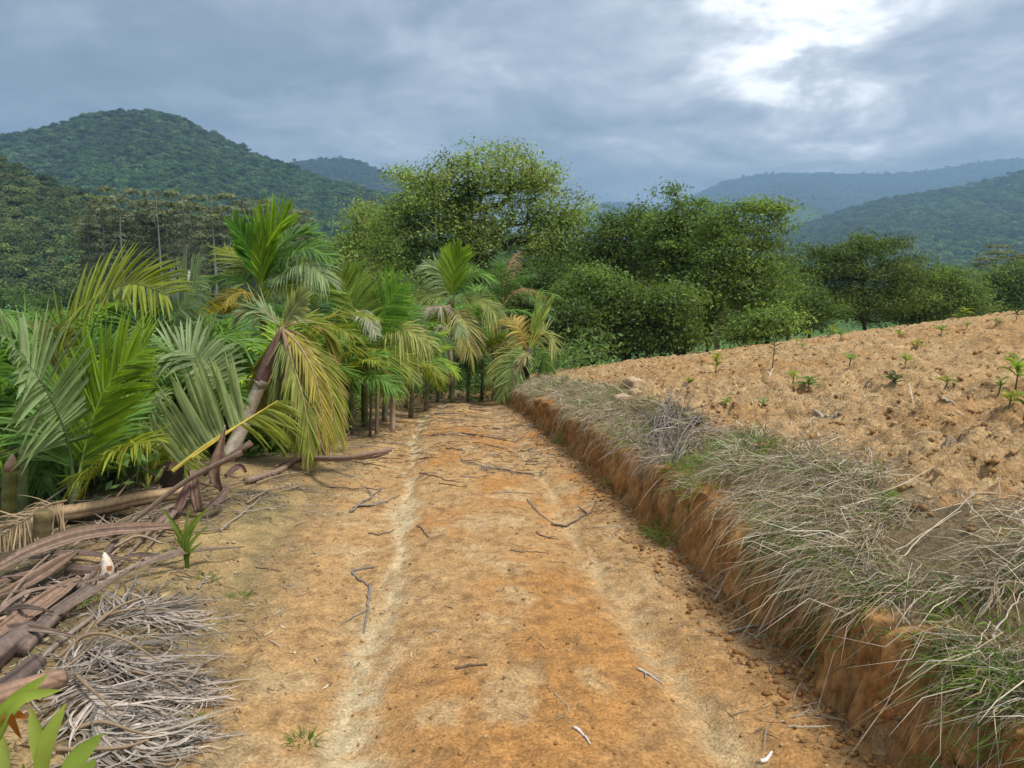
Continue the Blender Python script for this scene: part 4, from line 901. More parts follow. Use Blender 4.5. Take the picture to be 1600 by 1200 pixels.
spots += [(212, 118, 1.14, 2), (268, 116, 1.1, 2), (307, 120, 1.1, 2), (350, 118, 1.08, 2), (186, 122, 1.08, 2)]
used = set()
for i_, (px, d, s, k) in enumerate(spots):
    x = (px - 800) / FPX * d * 1.02; loc = (x, d, float(H0(x, d)) - .2); rz = rng.random() * 6.28
    if k not in used:
        used.add(k); p = protos[k]; p.location = loc; p.rotation_euler = (0, 0, rz); p.scale = (s, s, s)
        cc_ = p
    else: cc_ = dup(protos[k], loc, rz, (s * (.9 + .3 * rng.random()),) * 2 + (s,), 'tall slim plantation tree with pale bare trunk in the far left stand')
    if i_ >= 58: cc_['label'] = TALL[i_ - 58]
for i, (px, d, s) in enumerate([(1508, 112, .62), (1522, 108, .66), (1535, 112, .74), (1548, 110, .68), (1556, 113, .64), (1585, 108, .7), (1597, 111, .72), (1570, 118, .6)]):
    x = (px - 800) / FPX * d * 1.02; c = dup(protos[2], (x, d, float(H0(x, d)) - .2), i * 1.3, (s * 1.1, s * 1.1, s * .86), 'tall tree with flat tuft rising above the right hand field edge'); c['group'] = 'tufted trees at the right'
edge = [('dark round tree at the left end of the far forest edge', 10, 112, 44, 26, DG), ('broad dark tree at the far forest edge left of the slope', 62, 110, 40, 24, DG * 1.1), ('dark forest edge tree above the olive frond', 110, 114, 34, 26, DG * .9),
        ('greyish green tree at the edge of the valley field', 155, 112, 30, 22, MG * .8), ('narrow cypress-like dark tree beside the valley field', 113, 104, 6, 26, DG * .7), ('low pale bush by the valley field', 82, 100, 24, 10, MG * 1.05),
        ('bushy tree behind the tall slim trunks', 215, 128, 44, 20, DG), ('dark bush under the tall slim trees', 300, 118, 46, 14, DG), ('low dark tree between slim trunks and tall palm', 370, 120, 44, 16, DG * .9),
        ('round bright bush at the left edge of the valley field', 8, 88, 28, 14, MG * 1.1), ('leafy tree behind the tall palm crown', 455, 112, 40, 22, MG * .7), ('pale green tree in front of the far soil scar', 500, 100, 30, 18, MG * 1.0),
        ('grey leafed tree left of the tufted trees', 1455, 95, 34, 14, DG * 1.2 + .012), ('low dark wood below the tufted trees', 1530, 100, 50, 14, DG), ('dark distant tree behind the grassy patch', 885, 70, 40, 34, DG * 1.1), ('distant pale tree seen between the two tree groups', 925, 80, 34, 44, MG)]
for lab, px, d, hw, hh, cs_ in edge:
    b = gb(px, d); mpp = d / FPX; basepy = 600 - FPX * math.tan(math.atan2(b[2] - CAMZ, d) + PITCH)
    tree('broadleaf_tree' if hh > 12 else 'bush', lab, b, [(px, basepy - hh, hw, hh), (px - hw * .4, basepy - hh * .8, hw * .5, hh * .7), (px + hw * .4, basepy - hh * 1.3, hw * .45, hh * .6)], d, 70, 60, .45, cs_, .25, cr=.2 + hw * mpp * .22, flat=.6, group='trees around the valley field', tips=.02)
# small white house half hidden by the stand
hx = (296 - 800) / FPX * 150 * 1.02; hz = float(H0(hx, 150))
o = thing('house', 'small white walled house half hidden among the tall slim trees', 'house', (hx, 150, hz))
def boxv(c, s):
    c = np.array(c, float); s = np.array(s, float) / 2
    V = np.array([[x, y, z] for x in (-1, 1) for y in (-1, 1) for z in (-1, 1)]) * s + c
    return V, np.array([(0, 1, 3, 2), (4, 6, 7, 5), (0, 4, 5, 1), (2, 3, 7, 6), (0, 2, 6, 4), (1, 5, 7, 3)])
V, F = boxv((hx, 150, hz + 4.4), (5, 6, 9)); mk('wall', V, F, M_PAINT, o, (.75, .74, .70))
rv = np.array([[hx - 3, 146.6, hz + 8.9], [hx + 3, 146.6, hz + 8.9], [hx + 3, 153.4, hz + 8.9], [hx - 3, 153.4, hz + 8.9], [hx, 146.6, hz + 10.4], [hx, 153.4, hz + 10.4]])
mk('roof', rv, [np.array([(0, 4, 5, 3), (1, 2, 5, 4), (0, 3, 2, 1)]), np.array([(0, 1, 4), (2, 3, 5)])], M_PAINT, o, (.30, .17, .12))
for dx in (-1.2, 1.2):
    for dz in (2.2, 6.2):
        V, F = boxv((hx + dx, 146.98, hz + dz), (1, .1, 1.3)); mk('window', V, F, M_PAINT, o, (.05, .06, .07))
# bare soil scar on the far slope
sx = (516 - 800) / FPX * 128 * 1.02; u, v = np.meshgrid(np.linspace(-1, 1, 24), np.linspace(0, 1, 16), indexing='ij')
V = np.stack([sx + u * 3.6 * (1 - .35 * v), 128 + v * 7, VALLEY + .2 + 7.6 * v**.8 * (1 - .5 * u**2) + .5 * fbm(u * 4, v * 4, 5, 3)], -1); b = np.arange(23)[:, None] * 16 + np.arange(15)
mk_ = mk('soil_scar', V.reshape(-1, 3), np.stack([b, b + 16, b + 17, b + 1], -1).reshape(-1, 4), M_SOIL, col=(.36, .19, .09), smooth=True); tag(mk_, 'bare orange soil scar on the far slope', 'slope', kind='structure')

# ------------------------------------------------------------------ grasses and straw
def blades(root, dirv, ln, wid, bend, cols, S=4, wig=.0):
    """ribbons from roots along dirv, bending by vector bend at the tip"""
    n = len(root); u = np.linspace(0, 1, S)[None, :, None]
    pts = root[:, None] + dirv[:, None] * ln[:, None, None] * u + bend[:, None] * ln[:, None, None] * u**2
    if wig: pts = pts + rng.normal(size=(n, 1, 3)) * wig * ln[:, None, None] * np.sin(u * 6.3) * .5
    d = nrmz(np.gradient(pts, axis=1)); side = nrmz(np.cross(d, nrmz(rng.normal(size=(n, 1, 3)) + np.array([0, -.8, .5]))))
    w = wid[:, None] * np.interp(np.linspace(0, 1, S), [0, .3, .8, 1], [.8, 1, .6, .12])[None]
    c = cols[:, None] * np.linspace(.85, 1.12, S)[None, :, None]
    return strips(pts, w, side, c)
DRY = np.array([[.38, .32, .225], [.31, .255, .175], [.46, .40, .30], [.22, .17, .115], [.34, .265, .16], [.42, .37, .30], [.27, .2, .14]])
GRN = np.array([[.10, .17, .03], [.13, .21, .035], [.075, .13, .03], [.15, .20, .05]]) * .7
def straw_mat():
    """thatch of dead grass hanging over the lip of the bank"""
    parts = []
    def layer(n, d0, d1, kd, t0, t1, L0, L1, w0, dirb, bendb, cols, spread=.55, wig=.15, clump=True, lift=(0, .05)):
        d = geo(d0, d1, 4000, kd)[rng.integers(0, 4000, n)] + .05 * rng.normal(size=n); t = t0 + (t1 - t0) * rng.random(n)
        # the thatch is wide close by, narrows along the bank
        x = road_x(d) + t
        if clump:
            k = fbm(x * 2.2, d * 2.2, 171, 3) > .36 + .18 * rng.random(n); d, x = d[k], x[k]
        n = len(d); z = Hs(x, d) + lift[0] + (lift[1] - lift[0]) * rng.random(n)
        root = np.stack([x, d, z], -1)
        dv = nrmz(np.array(dirb) + spread * rng.normal(size=(n, 3)) * np.array([1, 1, .32])); ln = L0 + (L1 - L0) * rng.random(n)**1.6
        bd = np.array(bendb) * (.6 + .8 * rng.random((n, 1))) + .15 * rng.normal(size=(n, 3))
        c = cols[rng.integers(len(cols), size=n)] * (.7 + .6 * rng.random((n, 1)))
        parts.append(blades(root, dv, ln, w0 * (.6 + .8 * rng.random(n)) * (1 + .02 * d), bd, c, 4, wig))
    # skirt over the cut
    layer(9000, 1.6, 22, 1.9, 1.45, 1.75, .06, .20, .0034, (-.2, 0, .1), (-.15, 0, -.75), DRY, .5, .12)
    layer(5000, 1.6, 22, 1.9, 1.42, 1.95, .10, .26, .0034, (-.35, 0, .22), (-.2, 0, -.5), DRY, .8, .12)
    layer(12000, 1.6, 21, 1.8, 1.42, 1.6, .08, .27, .0030, (-.38, 0, -.05), (.04, 0, -.75), DRY * .9, .72, .25)
    layer(2500, 1.6, 8, 1.4, 1.40, 2.1, .12, .4, .0036, (-.1, 0, .1), (0, 0, -.2), np.array([[.15, .12, .09], [.2, .16, .12], [.5, .46, .38]]), 1.0, .2, lift=(.0, .08))
    layer(9000, 1.6, 12, 1.5, 1.44, 1.95, .08, .26, .0034, (-.3, 0, .05), (-.1, 0, -.55), DRY * .9, .9, .12)
    layer(9000, 1.6, 5.2, 1.1, 1.46, 2.35, .08, .26, .0034, (-.2, -.1, .02), (-.1, 0, -.3), DRY * .8, 1.0, .12, lift=(-.01, .04))
    layer(1500, 1.6, 5, 1.1, 1.44, 1.75, .2, .5, .0032, (-.35, 0, .0), (-.05, 0, -.8), DRY, .6, .12)
    layer(8500, 1.6, 6.5, 1.3, 1.5, 2.1, .10, .30, .0034, (-.2, -.1, .03), (-.1, 0, -.3), DRY, 1.0, .12, lift=(.0, .06))
    layer(6500, 1.6, 3.9, 1.0, 1.52, 2.3, .10, .32, .0034, (-.2, -.1, .03), (-.1, 0, -.35), DRY * 1.05, 1.0, .12, lift=(.01, .09))
    layer(500, 1.6, 3.6, 1.0, 1.45, 1.7, .15, .4, .0034, (-.45, 0, -.1), (0, 0, -.6), DRY, .8, .25)
    layer(3500, 8, 22, 1.0, 1.45, 2.05, .10, .26, .005, (-.4, 0, .4), (-.2, 0, -.3), DRY * .95, .8, .3)
    layer(1500, 4, 20, 1.0, 1.8, 3.2, .08, .3, .004, (-.2, 0, .2), (0, 0, -.4), DRY, 1.0, .3)
    V, F, C = cat_(parts); o = mk('dry_grass', V, F, M_STRAW, col=C); tag(o, 'thatch of dead straw coloured grass hanging over the cut bank', 'dry grass', kind='stuff')
    parts = []
    layer(4200, 1.7, 20, 1.7, 1.40, 2.05, .06, .17, .005, (-.3, 0, .6), (-.3, 0, -.4), GRN * .8, .6)
    layer(3000, 1.7, 4, 1.2, 1.36, 1.6, .06, .16, .005, (-.5, 0, .2), (-.2, 0, -.5), GRN * .8, .6)
    k = []
    V, F, C = cat_(parts)
    o = mk('bank_grass', V, F, M_LEAF, col=C); tag(o, 'short green grass growing through the dead thatch on the bank', 'grass', kind='stuff')
straw_mat()
def tuft(label, px, py, r=.12, n=160, L=(.08, .2), cols=GRN, w=.005, group=None, up=.9, name='grass_tuft', cat='grass tuft', mat=None):
    b = gp(px, py); a = rng.random(n) * 6.28; rr = r * np.sqrt(rng.random(n))
    x = b[0] + rr * np.cos(a); d = b[1] + rr * np.sin(a); root = np.stack([x, d, Hs(x, d) - .005], -1)
    out = np.stack([np.cos(a), np.sin(a), np.full(n, up * 1.6)], -1); dv = nrmz(out + .4 * rng.normal(size=(n, 3)))
    ln = L[0] + (L[1] - L[0]) * rng.random(n); c = np.asarray(cols)[rng.integers(len(cols), size=n)] * (.75 + .5 * rng.random((n, 1)))
    V, F, C = blades(root, dv, ln, np.full(n, w) * (.7 + .6 * rng.random(n)), np.array([0, 0, -.45]) + .2 * rng.normal(size=(n, 3)), c, 4)
    o = mk(name, V, F, mat or M_LEAF, col=C, origin=b); return tag(o, label, cat, group)
for a in [
    ('large bright green grass patch on the shoulder of the bank', 1110, 735, .42, 900, (.08, .22)), ('green tuft in the thatch below the hoed soil', 1225, 815, .2, 320, (.06, .18)),
    ('bright green tuft at the edge of the hoed field', 1345, 800, .14, 260, (.06, .16)), ('green tuft low in the thatch at the right edge', 1560, 950, .2, 260, (.06, .16)),
    ('tall green grass at the foot of the bank bottom right', 1570, 1110, .16, 240, (.08, .2)), ('small green tuft by the leaning soil slab', 1328, 1075, .03, 40, (.04, .09)),
    ('green grass strip on the far shoulder of the bank', 940, 620, .3, 420, (.08, .2)), ('green grass near the battered palm', 860, 605, .3, 360, (.08, .2)),
    ('grass patch under the pale stones', 905, 640, .3, 380, (.08, .2)), ('green grass clump halfway along the bank', 985, 690, .2, 300, (.06, .18)),
    ('green grass beside the brushwood heap', 1150, 690, .14, 220, (.05, .14)), ('grass clump right of the large grass patch', 1190, 735, .12, 200, (.05, .14))]:
    tuft(*a, group='green grass on the bank')
for lab, px, py in [('small grass tuft on the verge right of the grey fronds', 376, 932), ('tiny grass tuft near the bottom of the grey fronds', 300, 1130), ('low grass below the sapling', 325, 905), ('grass sprig on the mauve log', 118, 952),
                    ('grass tuft between mauve log and grey fan', 148, 938), ('grass tuft right of the big grey frond heap', 270, 1045), ('sparse grass beside the track bottom left', 475, 1165), ('grass tuft at the verge below the sheaths', 262, 868)]:
    tuft(lab, px, py, .05, 70, (.03, .08), GRN * .9, .004, group='grass tufts on the verge')

# ------------------------------------------------------------------ small plants on the field
def seedling(label, px, py, h=.3, n=9, L=.22, w=.05, col=(.17, .25, .035), spread=.9, group='seedlings in the hoed field', name='seedling', cat='seedling', b=None):
    b = gp(px, py) if b is None else b; o = thing(name, label, cat, b, group); L = L * .72; w = w * .75; col = np.array(col) * (1 if max(col) < .16 else .6)
    top = b + np.array([.01, 0, h * .55])
    V, F, C = tube(curve([b - np.array([0, 0, .03]), b + np.array([.01, 0, h * .3]), top], 5), [.008, .007, .006, .005, .004], 5, (.14, .13, .06)); mk('stem', V, F, M_BARK, o, C)
    for i in range(n):
        az = i * 2.4 + rng.random() * .6; el = .35 + .9 * rng.random(); k = .35 + .65 * (i + 1) / n
        r0 = b + (top - b) * k; dv = np.array([math.cos(az) * spread, math.sin(az) * spread, el]); dv /= np.linalg.norm(dv)
        l = L * (.7 + .5 * rng.random()); u = np.linspace(0, 1, 6)[:, None]
        p = r0 + dv * l * u + np.array([0, 0, -.45 * l]) * u**2; d = nrmz(np.gradient(p, axis=0)); sd = nrmz(np.cross(d, [0, 0, 1.])); nn = np.cross(sd, d)
        wd = w * np.array([.15, .7, 1, .9, .55, .04]) * (.8 + .4 * rng.random())
        V, F, C = strips_v(p[None], wd[None], sd[None], nn[None], np.array([col]) * (.75 + .5 * rng.random()), .5); mk('leaf', V, F, M_LEAF, o, C)
    return o
YG = (.115, .15, .022); G2 = (.065, .11, .024); GD = (.032, .05, .022)
for lab, px, py, h, n, L, w, c in [
    ('bushy bright green seedling near the middle of the field slope', 1118, 582, .42, 14, .24, .05, YG), ('spindly dark seedling standing alone on the slope', 1207, 575, .62, 12, .22, .03, GD),
    ('low dark spreading plant right of the spindly seedling', 1262, 612, .16, 16, .26, .035, (.06, .11, .035)), ('yellow green sprout left of the low dark plant', 1238, 600, .2, 7, .18, .05, YG),
    ('large bright seedling at the right edge of the field', 1586, 612, .36, 12, .24, .06, (.17, .28, .04)), ('small sprout left of the large right edge seedling', 1560, 616, .16, 6, .12, .04, G2),
    ('yellow green sprout below the large right edge seedling', 1575, 645, .15, 8, .14, .04, YG), ('green plant at the right edge under the sprout', 1600, 655, .2, 8, .16, .045, G2),
    ('tall pale green seedling on the brow of the field', 1416, 503, .45, 12, .3, .07, YG), ('low pale patch plant left of the tall brow seedling', 1386, 508, .2, 12, .3, .06, YG),
    ('leafy seedling on the brow under the rounded tree', 1508, 494, .36, 12, .34, .07, YG), ('tall leafy shrub seedling on the brow near the rounded tree', 1535, 482, .7, 16, .36, .08, (.14, .2, .04)),
    ('yellowish seedling at the right end of the brow', 1562, 483, .5, 12, .34, .08, (.24, .26, .04)), ('dark tuft plant near the right end of the brow', 1588, 500, .2, 14, .28, .04, GD),
    ('bright seedling clump on the brow in the centre', 1300, 524, .35, 14, .3, .06, YG), ('green seedling just below the central brow clump', 1313, 532, .28, 10, .22, .05, G2),
    ('seedling on the brow left of the central clump', 1262, 527, .26, 10, .26, .06, YG), ('pale seedling on the brow above the spindly seedling', 1222, 532, .32, 12, .26, .06, YG),
    ('small seedling on the brow under the pale trunk', 1172, 541, .2, 8, .2, .05, G2), ('small bright seedling on the left brow', 1072, 551, .26, 10, .24, .06, YG), ('sprout on the brow below the dark shrub', 962, 566, .25, 8, .24, .06, YG),
    ('yellowish sprout in the upper middle of the field', 1432, 545, .14, 10, .2, .05, (.25, .25, .06)), ('yellow sprout left of the lying sticks', 1414, 568, .12, 8, .16, .05, YG),
    ('tiny green sprout between spindly seedling and centre', 1327, 572, .16, 7, .16, .05, (.13, .26, .08)), ('dark weed in the middle of the field', 1396, 608, .14, 12, .18, .035, GD), ('dull sprout in the middle of the field', 1478, 603, .1, 10, .16, .04, (.18, .2, .06)),
    ('blue green sprout in the lower middle of the field', 1190, 637, .12, 6, .12, .04, (.09, .15, .08)), ('weed at the lower left of the field', 1133, 638, .12, 10, .14, .035, (.12, .15, .05)),
    ('small weed beside the brushwood heap', 1075, 600, .1, 8, .14, .04, YG), ('seedling near the right end of the field crest', 1470, 522, .14, 10, .22, .05, G2)]:
    seedling(lab, px, py, h, n, L, w, c)
for i in range(26):
    px = 1000 + 560 * rng.random(); py = 560 - .136 * (px - 1000) - 3 + 30 * rng.random()**2
    seedling('tiny sprout scattered near the brow of the field', px, py, .12, 6, .14, .045, [YG, G2][i % 2], group='tiny sprouts near the brow')
# sapling and foreground seedling on the left
sb_ = gp(293, 893); o = thing('sapling', 'slender yellow green palm sapling standing on the verge before the sheaths', 'sapling', sb_)
for dx, dz, bx, w in [(-.02, .30, -.10, .02), (.0, .36, .02, .022), (.02, .34, .10, .022), (.03, .28, .15, .02), (-.01, .24, -.05, .02), (.01, .26, .06, .018), (.0, .20, -.08, .018), (.02, .18, .11, .018), (-.02, .38, -.13, .026), (.01, .40, .17, .024)]:
    p = curve([sb_ + [dx * .3, 0, 0], sb_ + [dx, -.01, dz * .55], sb_ + [bx, -.03 + .06 * rng.random(), dz]], 9); d_ = nrmz(np.gradient(p, axis=0)); sd = nrmz(np.cross(d_, [.1, -1, .3])); nn = np.cross(sd, d_)
    V, F, C = strips_v(p[None], (w * np.array([.3, .35, .5, .8, 1, .95, .8, .5, .05]))[None], sd[None], nn[None], np.array([[.10, .14, .025]]) * (.8 + .5 * rng.random()), .5); mk('leaf', V, F, M_LEAF, o, C, True)
b = G(*P(60, 1300, 2.15)[:2]); o = thing('palm_seedling', 'broad leaved yellow green seedling with an orange dying leaf in the bottom left corner', 'seedling', b)
for pts, w, c in [([(-20, 1230, 2.2), (10, 1120, 2.25), (75, 1053, 2.3)], .055, (.13, .18, .03)), ([(-20, 1230, 2.2), (15, 1105, 2.2), (97, 1078, 2.25)], .048, (.145, .19, .03)), ([(66, 1290, 2.1), (67, 1190, 2.15), (48, 1104, 2.2)], .05, (.155, .19, .035)),
                  ([(66, 1290, 2.1), (70, 1180, 2.1), (103, 1098, 2.15)], .055, (.15, .185, .035)), ([(95, 1290, 2.05), (110, 1205, 2.1), (162, 1145, 2.15)], .06, (.125, .175, .03)), ([(100, 1290, 2.0), (120, 1230, 2.05), (150, 1185, 2.1)], .05, (.11, .16, .025)),
                  ([(-10, 1290, 2.1), (2, 1210, 2.15), (6, 1150, 2.2)], .06, (.15, .18, .04)), ([(-20, 1180, 2.2), (10, 1118, 2.25), (46, 1122, 2.3)], .03, (.24, .085, .02)), ([(-20, 1180, 2.2), (8, 1115, 2.2), (34, 1155, 2.25)], .028, (.20, .07, .02)), ([(30, 1290, 2.05), (38, 1215, 2.1), (36, 1192, 2.1)], .02, (.13, .18, .03))]:
    p = curve(pf(*pts), 12); d = nrmz(np.gradient(p, axis=0)); sd = nrmz(np.cross(d, np.array([.1, -.8, .5]))); nn = np.cross(sd, d)
    wd = w * np.interp(np.linspace(0, 1, 12), [0, .3, .45, .7, .9, 1], [.06, .12, .75, 1, .5, .02])
    V, F, C = strips_v(p[None], wd[None], sd[None], nn[None], np.array([c]), .5); mk('leaf', V, F, M_LEAF, o, C, True)

# ------------------------------------------------------------------ the pile of cut palm debris
def onground(pts, lift, nn=12):
    """curve through pixels that rests on the ground"""
    p = curve([gp(*q[:2]) for q in pts], nn); p[:, 2] = Hs(p[:, 0], p[:, 1]) + lift
    return p
def log(name, label, path, r, col, cut=None, cat='log', group=None, sides=18, streak=.42, rough=.14, ends=(True, True)):
    o = thing(name, label, cat, path[0] - np.array([0, 0, 0]), group)
    V, F, C = tube(path, r, sides, col, streak=streak * 1.3, rough=rough); mk('bark', V, F, M_WOOD, o, C, False)
    if cut is not None:
        r_ = np.broadcast_to(r, (len(path),)) if np.ndim(r) else np.full(len(path), r)
        if ends[0]:
            t = nrmz(path[0] - path[1]); V, F, C = disc(path[0] + t * .004, t, r_[0] * .94, cut); mk('cut_face', V, F, M_WOOD, o, C)
        if ends[1]:
            t = nrmz(path[-1] - path[-2]); V, F, C = disc(path[-1] + t * .004, t, r_[-1] * .94, cut); mk('cut_face', V, F, M_WOOD, o, C)
    return o
def sheath(name, label, path, wid, depth=.5, col=(.2, .13, .1), group='dry palm leaf sheaths', nrm=(0, 0, 1), thick=.006, na=15):
    """boat shaped dry leaf base: a long open half pipe with pointed ends and real thickness"""
    path = np.asarray(path); n = len(path); T = nrmz(np.gradient(path, axis=0)); S_ = nrmz(np.cross(T, nrm)); Nn = np.cross(S_, T)
    a = np.linspace(-1, 1, na); pr = np.sin(np.linspace(.10, math.pi - .10, n))**.55
    if np.ndim(wid) == 0: wd = wid * pr
    else: wd = np.interp(np.linspace(0, 1, n), np.linspace(0, 1, len(wid)), wid)
    dep = depth * wd
    rip = 1 + .12 * (rng.random((n, na)) - .5)
    out = path[:, None] + (S_[:, None] * (a[None, :, None] * wd[:, None, None] * .5) + Nn[:, None] * ((a**2)[None, :, None] * dep[:, None, None] * .6)) * rip[..., None]
    rid = .035 * (rng.random(na) - .5)[None, :] * wd[:, None] + .02 * (rng.random((n, na)) - .5) * wd[:, None]
    out = out + Nn[:, None] * rid[..., None] * 1.6
    inn = out + Nn[:, None] * thick
    V = np.concatenate([out.reshape(-1, 3), inn.reshape(-1, 3)]); k = n * na
    i, j = np.meshgrid(np.arange(n - 1), np.arange(na - 1), indexing='ij'); b = i * na + j
    q = np.stack([b, b + 1, b + na + 1, b + na], -1).reshape(-1, 4); F = [q, q[:, ::-1] + k]
    i = np.arange(n - 1) * na; F.append(np.stack([i, i + na, i + na + k, i + k], -1)); i = i + na - 1; F.append(np.stack([i, i + k, i + na + k, i + na], -1))
    j = np.arange(na - 1); F.append(np.stack([j, j + k, j + 1 + k, j + 1], -1)); j = j + (n - 1) * na; F.append(np.stack([j, j + 1, j + 1 + k, j + k], -1))
    st = (1 + .5 * (rng.random(na) * 2 - 1))
    C = np.array(col) * st[None, :, None] * (.85 + .3 * rng.random((n, na, 1))); C = np.concatenate([C.reshape(-1, 3), C.reshape(-1, 3) * np.array([1.25, 1.2, 1.15])])
    o = mk(name, V, np.concatenate(F), M_WOOD, col=C * .85, smooth=False, origin=path[0]); return tag(o, label, 'leaf sheath', group)
MAUVE = (.165, .12, .095); BROWN = (.20, .135, .10); SPLIT = (.30, .205, .115)
# split log propped on the pile, long stalks across it
log('split_log', 'split pale brown palm log lying on top of the debris pile', curve([P(84, 806, 5.35), P(160, 793, 5.5), P(230, 778, 5.65), P(300, 768, 5.8)], 14), np.linspace(.062, .045, 14), SPLIT, (.30, .22, .13), rough=.18, streak=.4)
log('leaf_stalk', 'long brown palm stalk slanting across the debris pile to the upper right', curve([P(120, 866, 4.75), P(200, 820, 5.1), P(290, 752, 5.5), P(378, 707, 5.75)], 16), np.linspace(.014, .022, 16), BROWN, cat='stalk', sides=9)
log('leaf_stalk', 'thicker brown stalk end jutting right above the long stalk', curve([P(318, 742, 5.9), P(355, 716, 5.95), P(392, 692, 6.0)], 8), np.linspace(.018, .028, 8), (.19, .13, .10), (.25, .17, .11), cat='stalk', sides=9)
pole = onground([(385, 757), (470, 730)], .03, 6); pole = curve([pole[0], pole[3], pole[-1] + [0, 0, .05], P(540, 716, 6.75), P(612, 702, 6.7)], 16)
log('pole', 'smooth brown pole pointing from the pile out over the track edge', pole, np.linspace(.030, .022, 16), (.22, .15, .115), cat='pole', sides=10, streak=.25)
V, F, C = tube(curve([pole[10], P(575, 716, 6.72), P(608, 708, 6.68)], 6), np.linspace(.012, .008, 6), 6, (.2, .13, .1)); mk('splinter', V, F, M_WOOD, [x for x in bpy.data.objects if x.name == 'pole'][0], C)
log('thin_stick', 'thin brown stick running left behind the debris pile', curve([P(-10, 715, 6.2), P(70, 680, 6.4), P(150, 690, 6.6), P(245, 745, 6.4)], 14), .011, (.15, .12, .08), cat='stick', sides=6)
log('thin_stick', 'thin grey stick crossing below the olive palm', curve([P(-5, 820, 5.6), P(60, 790, 5.8), P(120, 750, 6.0), P(195, 700, 6.2)], 14), .010, (.16, .14, .11), cat='stick', sides=6)
# stump with sloping fresh cut
sb = G(*P(268, 800, 6.2)[:2]); stop = P(270, 728, 6.15)
o = thing('stump', 'dark palm stump with flat freshly cut orange top', 'stump', sb)
V, F, C = tube(curve([sb - [0, 0, .05], (sb + stop) / 2, stop], 8), np.linspace(.10, .082, 8), 16, (.075, .052, .035), streak=.35, rough=.08); mk('bark', V, F, M_BARK, o, C, True)
V, F, C = disc(stop + np.array([0, 0, .004]), (.05, -.25, 1), .084, (.34, .20, .10), 20); mk('cut_face', V, F, M_WOOD, o, C)
V, F, C = tube(curve(pf((240, 755, 6.1), (250, 742, 6.1), (258, 728, 6.1)), 5), [.004, .02, .022, .018, .006], 6, (.36, .38, .14)); mk('bark_flap', V, F, M_WOOD, o, C)
# living and cut palm stems by the left edge
for lab, px, py, topy, d, r, c, cc in [('green ringed palm stem with torn pink top at the left edge', 15, 850, 735, 5.6, .05, (.19, .18, .055), (.40, .25, .18)), ('slim green palm stem right of the torn stem', 37, 850, 700, 5.9, .04, (.12, .15, .05), None), ('brown ringed palm stem beside the hanging dry frond', 68, 900, 800, 4.9, .055, (.17, .13, .06), None)]:
    b = G(*P(px, py, d)[:2]); o = thing('ringed_palm', lab, 'palm', b, 'bare palm stems at the left edge'); tp = P(px + 1, topy, d)
    pa = curve([b - [0, 0, .05], (b + tp) / 2, tp], 12); V, F, C = tube(pa, r * (1 + .06 * (np.arange(12) % 3 == 0)), 10, np.array(c) * (1 - .3 * (np.arange(12) % 3 == 0))[:, None]); mk('stem', V, F, M_BARK, o, C, True)
    if cc: V, F, C = tube(np.array([tp, tp + [.01, 0, .05], tp + [.02, .01, .12]]), [r * .95, r * .8, r * .15], 9, cc, rough=.3); mk('torn_top', V, F, M_WOOD, o, C)
for lab, px, py, topy, d, r, c in [('pale cut post standing at the edge of the palms', 612, 640, 588, 11.0, .036, (.42, .32, .25)), ('short brown cut post left of the pale post', 587, 640, 614, 10.6, .024, (.26, .18, .13)), ('dark thin cut post left of the short brown post', 577, 640, 616, 10.4, .018, (.12, .1, .08))]:
    b = G(*P(px, py, d)[:2]); tp = P(px + 3, topy, d); o = thing('cut_post', lab, 'post', b, 'cut palm posts'); 
    V, F, C = tube(curve([b - [0, 0, .04], (b + tp) / 2, tp], 7), np.linspace(r * 1.1, r, 7), 10, c, streak=.15, rough=.06); mk('bark', V, F, M_WOOD, o, C, True)
    V, F, C = disc(tp + np.array([0, 0, .004]), (.2, -.2, 1), r * .95, np.array(c) * 1.3, 12); mk('cut_face', V, F, M_WOOD, o, C)
# sheaths
def rest(pts, lift):  # pixels on the pile, with a height above ground
    p = np.array([gp(*q) for q in pts]); p[:, 2] = Hs(p[:, 0], p[:, 1]) + np.asarray(lift); return curve(p, 16)
sheath('leaf_sheath', 'long mauve brown sheath sweeping along the front of the pile', rest([(-20, 930), (60, 893), (150, 862), (280, 836)], [.10, .12, .12, .06]), [.03, .08, .095, .08, .03], .35, (.20, .14, .105), nrm=(.3, -.7, .6))
sheath('leaf_sheath', 'brown sheath strip under the long mauve sheath', rest([(-15, 960), (50, 935), (95, 905), (125, 878)], [.05, .07, .08, .06]), [.04, .09, .08, .02], .5, (.19, .125, .09), nrm=(.2, -.5, .8))
sheath('leaf_sheath', 'flat brown sheath slanting down to the left edge', rest([(-10, 1015), (40, 985), (90, 950), (125, 918)], [.05, .06, .06, .04]), [.05, .10, .09, .03], .4, (.21, .14, .10), nrm=(.3, -.5, .8))
sheath('leaf_sheath', 'upright pointed sheath leaning beside the fallen palm trunk', curve([P(347, 768, 5.9), P(336, 740, 5.85), P(345, 700, 5.85), P(352, 664, 5.85)], 14), [.02, .085, .09, .05, .01], .4, (.23, .155, .115), nrm=(.1, -1, .2))
sheath('leaf_sheath', 'fan of torn sheath standing below the long stalk', curve([P(312, 800, 5.6), P(307, 770, 5.6), P(302, 735, 5.65)], 12), [.06, .085, .075, .05], .3, (.2, .135, .10), nrm=(.1, -1, .25))
sheath('leaf_sheath', 'darker torn sheath left of the standing fan', curve([P(275, 805, 5.5), P(285, 780, 5.55), P(296, 752, 5.6)], 12), [.03, .07, .06, .03], .4, (.16, .10, .085), nrm=(.2, -1, .3))
